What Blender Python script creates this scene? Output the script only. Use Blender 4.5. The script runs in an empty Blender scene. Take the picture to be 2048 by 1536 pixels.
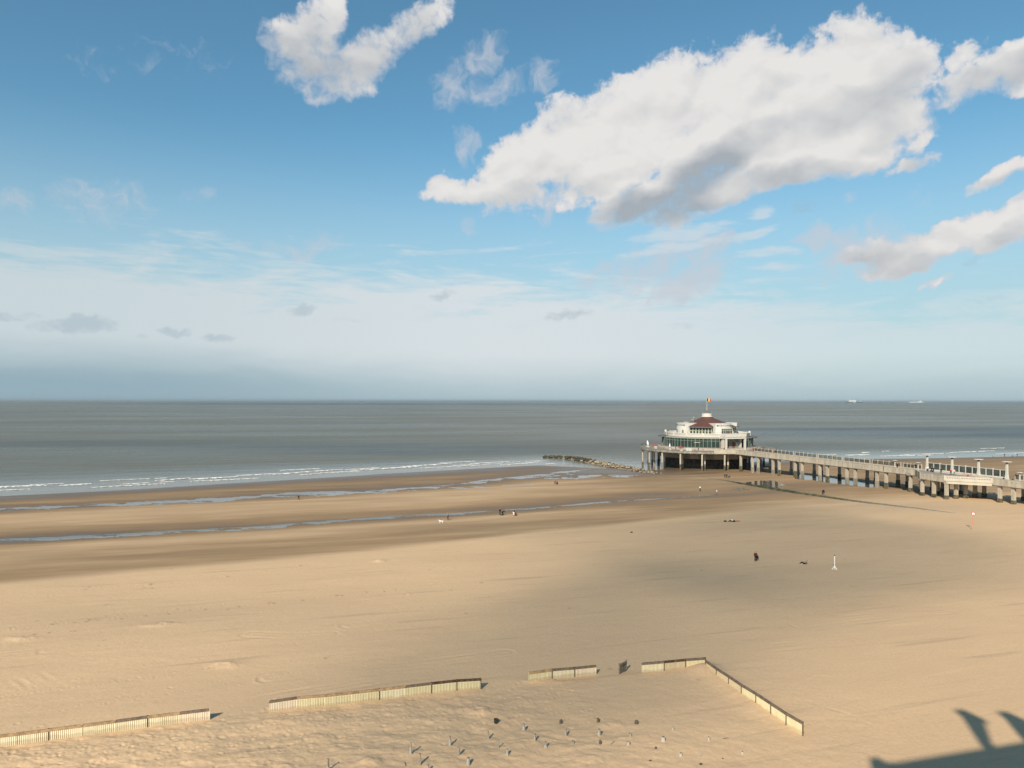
import bpy, math, random
import numpy as np
from mathutils import Vector, Matrix
random.seed(7)
R = math.radians
C = bpy.context.scene.collection
SC = bpy.context.scene

# ------------------------------------------------------------------ camera
F, HOR, ROLL, CH = 1440.0, 801.8, 0.0022, 28.0        # photo pixels, eye height in metres above the upper sand
cam_d = bpy.data.cameras.new('camera'); cam = bpy.data.objects.new('camera', cam_d); C.objects.link(cam)
cam.location = (0, 0, CH)
cam_d.sensor_width = 36; cam_d.lens = 36 * F / 2048
cam_d.shift_y = (HOR - 768) / 2048
cam_d.clip_start = 0.3; cam_d.clip_end = 120000
cam.rotation_mode = 'XYZ'
cam.rotation_euler = Matrix.Rotation(R(90), 4, 'X').to_euler()
cam.rotation_euler = (Matrix.Rotation(R(90), 4, 'X') @ Matrix.Rotation(ROLL, 4, 'Z')).to_euler()
SC.camera = cam

def ta_of(px): return (px - 1024) / F
def hor(px): return HOR + ROLL * (px - 1024)
def at_z(px, py, z):
    """the point at height z seen at photo pixel px,py"""
    D = (CH - z) * F / (py - hor(px))
    return Vector((ta_of(px) * D, D, z))
def at_d(px, py, D):
    return Vector((ta_of(px) * D, D, CH - (py - hor(px)) * D / F))

# ------------------------------------------------------------------ object helpers
def tag(o, label=None, cat=None, group=None, kind=None):
    if label: o['label'] = label
    if cat: o['category'] = cat
    if group: o['group'] = group
    if kind: o['kind'] = kind
    return o
def thing(name, label, cat, loc=(0, 0, 0), rz=0, group=None):
    o = bpy.data.objects.new(name, None); C.objects.link(o)
    o.location = loc; o.rotation_euler = (0, 0, rz); o.empty_display_size = .3
    return tag(o, label, cat, group)
def copy_tree(o, parent=None):
    c = o.copy(); C.objects.link(c)
    if parent: c.parent = parent
    for ch in list(o.children): copy_tree(ch, c)
    return c

class MB:
    def __init__(s): s.v = []; s.f = []; s.m = []; s.sm = []
    def add(s, vs, fs, mi=0, smooth=False):
        b = len(s.v); s.v += [tuple(v) for v in vs]
        for f in fs:
            s.f.append(tuple(i + b for i in f)); s.m.append(mi); s.sm.append(smooth)
        return s
    def box(s, c, d, rz=0, mi=0, taper=1.0, M=None):
        cx, cy, cz = c; x, y, z = d[0] / 2, d[1] / 2, d[2] / 2
        ca, sa = math.cos(rz), math.sin(rz); vs = []
        for k, t in ((-1, 1.0), (1, taper)):
            for i, j in ((-1, -1), (1, -1), (1, 1), (-1, 1)):
                px, py = i * x * t, j * y * t
                v = Vector((cx + px * ca - py * sa, cy + px * sa + py * ca, cz + k * z))
                vs.append(M @ v if M else v)
        return s.add(vs, [(3, 2, 1, 0), (4, 5, 6, 7), (0, 1, 5, 4), (1, 2, 6, 5), (2, 3, 7, 6), (3, 0, 4, 7)], mi)
    def prism(s, poly, z0, z1, mi=0, smooth=False):
        n = len(poly)
        vs = [(x, y, z0) for x, y in poly] + [(x, y, z1) for x, y in poly]
        fs = [tuple(range(n - 1, -1, -1)), tuple(range(n, 2 * n))]
        s.add(vs, fs, mi)
        s.add(vs, [(i, (i + 1) % n, n + (i + 1) % n, n + i) for i in range(n)], mi, smooth)
        return s
    def tube(s, pts, r, n=8, mi=0, smooth=True, cap=True):
        pts = [Vector(p) for p in pts]
        rs = r if isinstance(r, (list, tuple)) else [r] * len(pts)
        vs = []
        for i, p in enumerate(pts):
            d = (pts[min(i + 1, len(pts) - 1)] - pts[max(i - 1, 0)]).normalized()
            a = d.orthogonal().normalized() if abs(d.z) > .99 else d.cross(Vector((0, 0, 1))).normalized()
            b = d.cross(a)
            for k in range(n):
                t = 2 * math.pi * k / n
                vs.append(p + (a * math.cos(t) + b * math.sin(t)) * rs[i])
        fs = [(i * n + k, i * n + (k + 1) % n, (i + 1) * n + (k + 1) % n, (i + 1) * n + k) for i in range(len(pts) - 1) for k in range(n)]
        s.add(vs, fs, mi, smooth)
        if cap:
            m = len(pts) - 1
            s.add(vs[:n], [tuple(range(n - 1, -1, -1))], mi); s.add(vs[m * n:], [tuple(range(n))], mi)
        return s
    def lathe(s, prof, n=48, c=(0, 0), a0=0, a1=None, mi=0, smooth=True):
        """prof: list of (r,z); full turn, or the sector a0..a1"""
        full = a1 is None; k = n if full else n + 1
        span = 2 * math.pi if full else a1 - a0
        vs = []
        for r, z in prof:
            for i in range(k):
                t = a0 + span * i / n
                vs.append((c[0] + r * math.cos(t), c[1] + r * math.sin(t), z))
        fs = []
        for j in range(len(prof) - 1):
            for i in range(n):
                i2 = (i + 1) % k
                fs.append((j * k + i, j * k + i2, (j + 1) * k + i2, (j + 1) * k + i))
        return s.add(vs, fs, mi, smooth)
    def ring(s, r0, r1, z0, z1, n=64, c=(0, 0), a0=0, a1=None, mi=0):
        s.lathe([(r1, z0), (r1, z1)], n, c, a0, a1, mi)
        s.lathe([(r0, z1), (r0, z0)], n, c, a0, a1, mi)
        s.lathe([(r1, z1), (r0, z1)], n, c, a0, a1, mi, False)
        s.lathe([(r0, z0), (r1, z0)], n, c, a0, a1, mi, False)
        if a1 is not None:
            for t in (a0, a1):
                p = [(c[0] + r * math.cos(t), c[1] + r * math.sin(t), z) for r, z in ((r0, z0), (r1, z0), (r1, z1), (r0, z1))]
                s.add(p, [(0, 1, 2, 3)], mi)
        return s
    def build(s, name, mats, parent=None, loc=None):
        me = bpy.data.meshes.new(name)
        me.from_pydata(s.v, [], s.f)
        if not isinstance(mats, (list, tuple)): mats = [mats]
        for m in mats: me.materials.append(m)
        me.polygons.foreach_set('material_index', s.m)
        me.polygons.foreach_set('use_smooth', s.sm)
        me.update()
        o = bpy.data.objects.new(name, me); C.objects.link(o)
        if parent: o.parent = parent
        if loc is not None: o.location = loc
        return o

# ------------------------------------------------------------------ material helpers
class NT:
    def __init__(s, tree): s.t = tree; s.n = tree.nodes; s.l = tree.links
    def new(s, typ, **kw):
        n = s.n.new(typ)
        for k, v in kw.items():
            if k.startswith('i_'): n.inputs[int(k[2:])].default_value = v
            else: setattr(n, k, v)
        return n
    def put(s, inp, v):
        if hasattr(v, 'is_linked') or isinstance(v, bpy.types.NodeSocket): s.l.new(v, inp)
        else: inp.default_value = v
    def math(s, op, a, b=None, c=None, clamp=False):
        n = s.new('ShaderNodeMath', operation=op, use_clamp=clamp)
        s.put(n.inputs[0], a)
        if b is not None: s.put(n.inputs[1], b)
        if c is not None: s.put(n.inputs[2], c)
        return n.outputs[0]
    def vmath(s, op, a, b=None, out=0):
        n = s.new('ShaderNodeVectorMath', operation=op)
        s.put(n.inputs[0], a)
        if b is not None:
            if op == 'SCALE': s.put(n.inputs[3], b)
            else: s.put(n.inputs[1], b)
        return n.outputs[out]
    def noise(s, vec, scale, detail=4, rough=.5, dim='3D', dist=0, out='Fac', lac=2.0):
        n = s.new('ShaderNodeTexNoise', noise_dimensions=dim)
        s.put(n.inputs['Vector'], vec); s.put(n.inputs['Scale'], scale); n.inputs['Detail'].default_value = detail
        n.inputs['Roughness'].default_value = rough; n.inputs['Distortion'].default_value = dist
        n.inputs['Lacunarity'].default_value = lac
        return n.outputs[out]
    def ramp(s, x, lo, hi, a=0.0, b=1.0, smooth=True):
        n = s.new('ShaderNodeMapRange', interpolation_type='SMOOTHSTEP' if smooth else 'LINEAR')
        s.put(n.inputs['Value'], x); s.put(n.inputs['From Min'], lo); s.put(n.inputs['From Max'], hi)
        s.put(n.inputs['To Min'], a); s.put(n.inputs['To Max'], b)
        return n.outputs['Result']
    def mix(s, f, a, b):
        n = s.new('ShaderNodeMix', data_type='RGBA')
        s.put(n.inputs[0], f); 
        for k, v in ((6, a), (7, b)):
            s.put(n.inputs[k], (*v, 1) if isinstance(v, tuple) and len(v) == 3 else v)
        return n.outputs[2]
    def mapping(s, vec, loc=(0, 0, 0), rot=(0, 0, 0), scale=(1, 1, 1), typ='POINT'):
        n = s.new('ShaderNodeMapping', vector_type=typ)
        s.put(n.inputs[0], vec)
        n.inputs[1].default_value = loc; n.inputs[2].default_value = rot; n.inputs[3].default_value = scale
        return n.outputs[0]
def new_mat(name):
    m = bpy.data.materials.new(name); m.use_nodes = True
    nt = NT(m.node_tree); bs = m.node_tree.nodes['Principled BSDF']
    return m, nt, bs
_mc = {}
def mat(name, col, rough=.8, var=.18, scale=2.0, spec=.3, bump=0.0, metal=0, col2=None, streak=False):
    if name in _mc: return _mc[name]
    m, nt, bs = new_mat(name)
    tc = nt.new('ShaderNodeTexCoord').outputs['Object']
    if streak: tc = nt.mapping(tc, scale=(1, 1, .25))
    n = nt.noise(tc, scale, 6, .6)
    hi = col2 or tuple(min(1, c * (1 + var)) for c in col); lo = tuple(c * (1 - var) for c in col)
    nt.put(bs.inputs['Base Color'], nt.mix(nt.ramp(n, .3, .7), lo, hi))
    bs.inputs['Roughness'].default_value = rough; bs.inputs['Metallic'].default_value = metal
    bs.inputs['Specular IOR Level'].default_value = spec
    if bump:
        b = nt.new('ShaderNodeBump'); b.inputs['Strength'].default_value = .6; b.inputs['Distance'].default_value = bump
        nt.put(b.inputs['Height'], nt.noise(tc, scale * 4, 5, .6)); nt.put(bs.inputs['Normal'], b.outputs[0])
    _mc[name] = m
    return m

# ------------------------------------------------------------------ numpy noise
def _hash(ix, iy, seed):
    h = (ix.astype(np.int64) * 374761393 + iy.astype(np.int64) * 668265263 + seed * 974711) & 0xffffffff
    h = ((h ^ (h >> 13)) * 1274126177) & 0xffffffff
    return ((h ^ (h >> 16)) & 0xffff) / 65535.0
def vnoise(x, y, seed=0):
    ix, iy = np.floor(x), np.floor(y); fx, fy = x - ix, y - iy
    fx = fx * fx * (3 - 2 * fx); fy = fy * fy * (3 - 2 * fy)
    a = _hash(ix, iy, seed); b = _hash(ix + 1, iy, seed); c = _hash(ix, iy + 1, seed); d = _hash(ix + 1, iy + 1, seed)
    return (a * (1 - fx) + b * fx) * (1 - fy) + (c * (1 - fx) + d * fx) * fy - .5
def fbm(x, y, octv=4, seed=0, gain=.5):
    s = 0; a = 1
    for k in range(octv):
        s = s + a * vnoise(x * 2 ** k + 17.3 * k, y * 2 ** k - 9.1 * k, seed + k); a *= gain
    return s
def sstep(x, a, b):
    t = np.clip((x - a) / (b - a), 0, 1); return t * t * (3 - 2 * t)

# ------------------------------------------------------------------ sky, sun
SUN_AZ, SUN_EL = R(22), R(33)                          # shadows fall 22 deg right of straight ahead
sun_dir = Vector((-math.sin(SUN_AZ) * math.cos(SUN_EL), -math.cos(SUN_AZ) * math.cos(SUN_EL), math.sin(SUN_EL)))
sd = bpy.data.lights.new('sun', 'SUN'); sd.energy = 5.0; sd.angle = R(.53); sd.color = (1, .88, .70)
so = bpy.data.objects.new('sun', sd); C.objects.link(so); so.location = (-60, -120, 120)
so.rotation_euler = sun_dir.to_track_quat('Z', 'Y').to_euler()
SC.view_settings.view_transform = 'Standard'; SC.view_settings.look = 'None'
EXPO = 1.18; SC.view_settings.exposure = math.log2(EXPO); SC.view_settings.gamma = 1; SC.view_settings.use_curve_mapping = False
# ------------------------------------------------------------------ world: Nishita sky with cloud layers in azimuth / elevation
def sky_world():
    w = bpy.data.worlds.new('World'); SC.world = w; w.use_nodes = True
    w.cycles.sampling_method = 'MANUAL'; w.cycles.sample_map_resolution = 512
    t = w.node_tree; t.nodes.clear(); nt = NT(t)
    def ae(px, py):
        a = math.atan((px - 1024) / F); return a, math.atan((HOR - py) / F * math.cos(a))
    def after(n, p, prev):
        """p unchanged, but evaluated after prev (keeps few values alive at once)"""
        q = n.new('ShaderNodeVectorMath', operation='MULTIPLY_ADD')
        n.l.new(prev, q.inputs[0]); q.inputs[1].default_value = (1e-9, 1e-9, 1e-9); n.l.new(p, q.inputs[2])
        return q.outputs[0]
    def blob_group(name, blobs, smooth):
        """density of a bank of puffs: node group, vector (az,el) -> max over ellipses of strength*(1-r)"""
        g = bpy.data.node_groups.new(name, 'ShaderNodeTree')
        g.interface.new_socket('P', in_out='INPUT', socket_type='NodeSocketVector')
        g.interface.new_socket('D', in_out='OUTPUT', socket_type='NodeSocketFloat')
        gi = g.nodes.new('NodeGroupInput'); go = g.nodes.new('NodeGroupOutput'); n = NT(g)
        acc = None
        for b in blobs:
            px, py, rx, ry = b[:4]; rot = R(b[4] if len(b) > 4 else 0); s = b[5] if len(b) > 5 else 1.0
            a, e = ae(px, py); k = F / math.cos(a); c_, s_ = math.cos(rot), math.sin(rot)
            src = gi.outputs[0] if acc is None else after(n, gi.outputs[0], acc)
            ux, uy = c_ * k / rx, s_ * k / rx; vx, vy = -s_ * k / ry, c_ * k / ry
            u = n.vmath('DOT_PRODUCT', src, (ux, uy, -(ux * a + uy * e)), out=1)      # P carries 1 in its third slot
            v = n.vmath('DOT_PRODUCT', src, (vx, vy, -(vx * a + vy * e)), out=1)
            d = n.math('MULTIPLY_ADD', n.math('MULTIPLY_ADD', u, u, n.math('MULTIPLY', v, v)), -s * .8, s)
            if acc is None: acc = d
            else:
                q = n.new('ShaderNodeMath', operation='SMOOTH_MAX')
                n.put(q.inputs[0], acc); n.put(q.inputs[1], d); q.inputs[2].default_value = smooth; acc = q.outputs[0]
        n.l.new(acc, go.inputs[0])
        return g
    cumulus = [  # x, y, rx, ry, tilt, strength  (photo pixels -> angles)
        (880, 378, 62, 40, 15, .95), (950, 380, 80, 34, 5), (1050, 335, 130, 78, 30), (1170, 290, 145, 108, 25), (1300, 245, 175, 118, 22),
        (1440, 215, 180, 112, 20), (1580, 182, 170, 104, 20), (1700, 146, 118, 92, 10), (1785, 142, 88, 58, 0), (1735, 225, 150, 90, 15),
        (1600, 255, 180, 100, 10), (1430, 285, 170, 85, 15), (1230, 345, 140, 52, 12), (1690, 305, 130, 50, 5), (1600, 330, 150, 40, 5),
        (1420, 375, 150, 50, 18), (1290, 400, 130, 44, 14), (1340, 425, 75, 34, 0), (1205, 412, 55, 26, 25, .9), (1830, 325, 60, 22, 12, .75), (1840, 275, 46, 22, 40, .7),
        (585, 100, 64, 60, -10, .76), (630, 70, 54, 66, -20, .78), (660, 22, 42, 56, -10, .8), (615, 155, 62, 46, 20, .72), (700, 145, 110, 46, 34, .78), (790, 92, 105, 40, 32, .70), (868, 40, 60, 28, 42, .50), (650, 188, 60, 26, 20, .58),
        (1965, 145, 120, 36, 20, .95), (2050, 115, 90, 44, 15), (1940, 108, 50, 34, 25, .62), (2120, 110, 120, 70, 10),
        (1985, 352, 62, 22, 25, .85), (1830, 500, 120, 34, 22), (1900, 470, 130, 40, 15), (2010, 455, 110, 38, 15), (1790, 537, 80, 24, 15, .95), (1870, 555, 50, 16, 15, .65),
        (1735, 505, 80, 26, 12, .62), (2100, 420, 120, 60, 15)]
    wisps = [
        (1632, 478, 44, 30, 20, .75), (1690, 492, 80, 44, 10, .7), (1740, 480, 70, 40, 10, .6), (1375, 560, 105, 42, 24, .85), (1300, 530, 130, 40, 20, .66), (1415, 497, 84, 26, 15, .85), (1225, 545, 100, 30, 10, .5), (1665, 540, 90, 24, 10, .45),
        (962, 115, 62, 40, 25, .62), (905, 170, 50, 52, -30, .62), (985, 185, 52, 36, 20, .6), (1088, 150, 36, 34, 40, .65), (1030, 170, 60, 20, 20, .4), (935, 290, 46, 26, 40, .7),
        (1095, 418, 38, 18, 35, .6), (1850, 265, 44, 28, 20, .6), (1690, 393, 26, 16, 30, .5), (945, 465, 26, 22, 0, .4), (1840, 400, 30, 26, 40, .3),
        (210, 405, 105, 50, 8, .46), (390, 385, 50, 24, 10, .3), (18, 412, 60, 34, 5, .42), (615, 495, 72, 22, 10, .6), (540, 500, 90, 24, 5, .35), (320, 110, 90, 34, 10, .22), (190, 120, 60, 34, 10, .2), (420, 120, 60, 36, 0, .2)]
    streaks = [
        (1360, 466, 115, 19, 6, .9), (1500, 469, 58, 13, 10, .85), (1345, 496, 120, 14, 8, .8), (1522, 426, 32, 15, 5, .8), (1540, 504, 80, 11, -2, .75), (1548, 533, 58, 10, -5, .75), (1210, 440, 34, 8, 6, .6),
        (1420, 418, 40, 12, 8, .5), (1600, 604, 60, 8, 0, .45), (1640, 572, 70, 7, 0, .35), (1560, 585, 60, 6, 0, .35), (1530, 635, 70, 6, 0, .3), (1450, 545, 60, 8, 0, .4)]
    greys = [
        (165, 651, 72, 20, 3, 1.0), (95, 655, 44, 15, 3, .6), (605, 622, 36, 17, 14, .9), (338, 664, 24, 13, -5, .85), (362, 668, 28, 9, 12, .8), (435, 678, 36, 10, 5, .8), (285, 674, 16, 8, 0, .6),
        (1138, 629, 62, 13, 6, .75), (885, 590, 32, 11, 10, .75), (2, 633, 28, 14, 0, .8), (1370, 652, 36, 8, 5, .45), (1605, 412, 34, 18, 0, .5), (50, 634, 30, 8, 0, .5), (700, 640, 40, 5, 0, .4), (1980, 598, 50, 9, 0, .35), (1945, 521, 26, 8, 15, .5)]
    shadows = [
        (1320, 425, 170, 55, 6, 1.15), (1400, 355, 120, 44, 32, .95), (1480, 290, 200, 34, 22, .45), (1060, 392, 170, 34, 8, .42), (1660, 245, 170, 40, 15, .32),
        (1560, 368, 240, 36, 3, .55), (1790, 200, 70, 90, 0, .42), (900, 400, 60, 26, 0, .3), (1240, 440, 80, 30, 10, .8), (1720, 340, 120, 30, 0, .4),
        (620, 140, 160, 100, 20, .62), (545, 130, 46, 80, 0, .6), (780, 110, 150, 60, 32, .5), (1980, 160, 150, 40, 20, .6), (1840, 330, 70, 30, 10, .5), (1880, 524, 140, 26, 15, .55), (1750, 510, 90, 40, 0, .35), (1970, 490, 120, 24, 15, .45),
        (1990, 365, 60, 16, 20, .5), (1400, 585, 80, 22, 15, .5), (1720, 520, 120, 30, 0, .5)]
    tc = nt.new('ShaderNodeTexCoord').outputs['Generated']
    d3 = nt.vmath('NORMALIZE', tc)
    sep = nt.new('ShaderNodeSeparateXYZ'); nt.put(sep.inputs[0], d3)
    az = nt.math('ARCTAN2', sep.outputs[0], sep.outputs[1]); el = nt.math('ARCSINE', sep.outputs[2])
    def coords():
        cmb = nt.new('ShaderNodeCombineXYZ'); nt.put(cmb.inputs[0], az); nt.put(cmb.inputs[1], el); cmb.inputs[2].default_value = 1
        return cmb.outputs[0]
    def warp(p, terms):
        for sc, amp, det in terms:
            nz = nt.noise(p, sc, det, .5, '2D', out='Color')
            q = nt.new('ShaderNodeVectorMath', operation='MULTIPLY_ADD')
            nt.put(q.inputs[0], nt.vmath('SUBTRACT', nz, (.5, .5, .5))); q.inputs[1].default_value = (amp, amp, 0); nt.put(q.inputs[2], p)
            p = q.outputs[0]
        return p
    def call(g, p):
        n = nt.new('ShaderNodeGroup'); n.node_tree = g; nt.put(n.inputs[0], p); return n.outputs[0]
    k = SKY_STR
    em = lambda c: tuple(v / k / EXPO for v in c)
    # ---- clear sky + veil + bank: everywhere
    P = coords()
    vn = nt.noise(nt.mapping(P, rot=(0, 0, R(7)), scale=(1, 5, 0)), 6, 6, .6, '2D', dist=.5)
    vn2 = nt.noise(nt.mapping(P, rot=(0, 0, R(-7)), scale=(1, 8, 0)), 16, 5, .6, '2D', dist=.4)
    rim = nt.math('ADD', nt.math('MULTIPLY', nt.math('SUBTRACT', vn, .5), .17), nt.math('MULTIPLY', nt.math('SUBTRACT', vn2, .5), .085))
    hgt = nt.math('ADD', nt.math('ADD', el, rim), nt.ramp(az, .0, .5, 0, .055))
    aV = nt.math('MULTIPLY', nt.ramp(hgt, .205, .125), nt.ramp(az, .55, .05, .55, .90))
    bank = nt.math('ADD', el, nt.math('ADD', nt.math('MULTIPLY', nt.math('SUBTRACT', vn, .5), .022), nt.ramp(az, -.6, .1, 0, .018)))
    aB = nt.math('MULTIPLY', nt.ramp(bank, .085, .018), nt.ramp(az, .5, -.5, .80, .93))
    sky = nt.new('ShaderNodeTexSky', sky_type='NISHITA'); sky.sun_disc = False
    sky.sun_elevation = SUN_EL; sky.sun_rotation = math.pi + SUN_AZ
    sky.altitude = 30; sky.air_density = 1.0; sky.dust_density = .4; sky.ozone_density = 2.0
    col = nt.vmath('MULTIPLY', sky.outputs[0], SKY_TINT)
    low = nt.ramp(el, .37, .07)
    col = nt.mix(nt.math('MULTIPLY', low, .80), col, em((.46, .595, .65)))
    col = nt.mix(aV, col, nt.mix(nt.ramp(az, -.6, .0), em((.60, .675, .705)), em((.70, .745, .77))))
    col = nt.mix(aB, col, nt.mix(nt.ramp(az, -.55, .0), em((.285, .415, .485)), em((.40, .53, .58))))
    def background(c):
        bg = nt.new('ShaderNodeBackground'); nt.put(bg.inputs[0], c); bg.inputs[1].default_value = k; return bg.outputs[0]
    # ---- thin clouds
    P1 = after(nt, coords(), aB)
    gw = blob_group('wisps', wisps, .05)
    qw = warp(P1, ((14, .04, 2), (45, .022, 3)))
    nw = nt.noise(qw, 46, 6, .6, '2D')
    dW = nt.math('ADD', call(gw, qw), nt.math('MULTIPLY', nt.math('SUBTRACT', nw, .5), 1.0))
    aW = nt.math('MULTIPLY', nt.ramp(dW, .12, .85), .72)
    P1 = after(nt, P1, aW)
    gs = blob_group('streaks', streaks, .05)
    qs = warp(P1, ((16, .016, 2), (60, .004, 2)))
    ns = nt.noise(nt.mapping(P1, rot=(0, 0, R(-4)), scale=(1, 5, 0)), 30, 5, .55, '2D')
    dS = nt.math('ADD', call(gs, qs), nt.math('MULTIPLY', nt.math('SUBTRACT', ns, .5), .9))
    aS = nt.math('MULTIPLY', nt.ramp(dS, .15, .85), .7)
    P1 = after(nt, P1, aS)
    gg = blob_group('far clouds', greys, .05)
    qg = warp(P1, ((30, .012, 2), (90, .008, 3)))
    ng = nt.noise(nt.mapping(P1, scale=(1, 2, 0)), 90, 5, .6, '2D')
    dG = nt.math('ADD', call(gg, qg), nt.math('MULTIPLY', nt.math('SUBTRACT', ng, .5), .8))
    aG = nt.math('MULTIPLY', nt.ramp(dG, .15, .9), .42)
    col2 = nt.mix(aG, col, em((.33, .43, .51)))
    col2 = nt.mix(aW, col2, em((.57, .60, .66)))
    col2 = nt.mix(aS, col2, em((.62, .70, .75)))
    # ---- cumulus
    P2 = after(nt, coords(), aG)
    gc = blob_group('cumulus', cumulus, .16)
    q0 = warp(P2, ((7, .030, 2), (20, .022, 3), (60, .010, 4)))
    base = call(gc, q0)
    P2 = after(nt, P2, base)
    gsd = blob_group('undersides', shadows, .2)
    sh = nt.ramp(call(gsd, warp(P2, ((14, .05, 4),))), .0, 1.0, smooth=False)
    P2 = after(nt, P2, sh)
    lump = lambda p, det: nt.noise(nt.mapping(p, rot=(0, 0, R(-30)), scale=(.8, 1.35, 0)), 17, det, .48, '2D', dist=.15)
    L0 = lump(P2, 9)
    P2 = after(nt, P2, L0)
    L1 = lump(nt.vmath('ADD', P2, (-.006, .014, 0)), 3)
    fr = nt.noise(nt.vmath('ADD', P2, (3, 1, 0)), 70, 6, .6, '2D', dist=.3)
    d = nt.math('ADD', base, nt.math('MULTIPLY', nt.math('SUBTRACT', L0, .5), 1.15))
    d = nt.math('ADD', d, nt.math('MULTIPLY', nt.math('SUBTRACT', fr, .5), .62))
    d = nt.math('SUBTRACT', d, .30)
    soft = nt.math('MULTIPLY_ADD', sh, .55, .22)
    aC = nt.ramp(d, nt.math('MULTIPLY', soft, -.3), soft)
    relief = nt.math('MULTIPLY', nt.math('SUBTRACT', L1, L0), 1.0)
    shade = nt.math('ADD', nt.math('MULTIPLY', sh, nt.math('MULTIPLY_ADD', L0, 1.3, .40)), nt.math('ADD', relief, .04), clamp=True)
    cC = nt.mix(shade, em((.80, .785, .765)), em((.385, .425, .47)))
    cC = nt.mix(nt.math('MULTIPLY', nt.ramp(d, .45, .0), .85), cC, em((.585, .62, .69)))
    col3 = nt.mix(aC, col2, cC)
    # clouds are only looked up where clouds are
    inside = lambda x0, x1, y0, y1: nt.math('MULTIPLY', nt.math('MULTIPLY', nt.math('GREATER_THAN', az, ae(x0, 768)[0]), nt.math('LESS_THAN', az, ae(x1, 768)[0])),
                                            nt.math('MULTIPLY', nt.math('GREATER_THAN', el, ae(1024, y1)[1]), nt.math('LESS_THAN', el, ae(1024, y0)[1])))
    f1 = inside(-120, 2200, -90, 720)
    f2 = nt.math('MAXIMUM', nt.math('MAXIMUM', inside(430, 1010, -110, 330), inside(740, 2350, -90, 520)), inside(1080, 2350, 330, 680))
    m1 = nt.new('ShaderNodeMixShader'); nt.put(m1.inputs[0], f2); nt.put(m1.inputs[1], background(col2)); nt.put(m1.inputs[2], background(col3))
    m0 = nt.new('ShaderNodeMixShader'); nt.put(m0.inputs[0], f1); nt.put(m0.inputs[1], background(col)); nt.put(m0.inputs[2], m1.outputs[0])
    out = nt.new('ShaderNodeOutputWorld'); nt.l.new(m0.outputs[0], out.inputs[0])
SKY_STR, SKY_TINT = .135 / EXPO, (.66, .985, .95)
sky_world()
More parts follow.
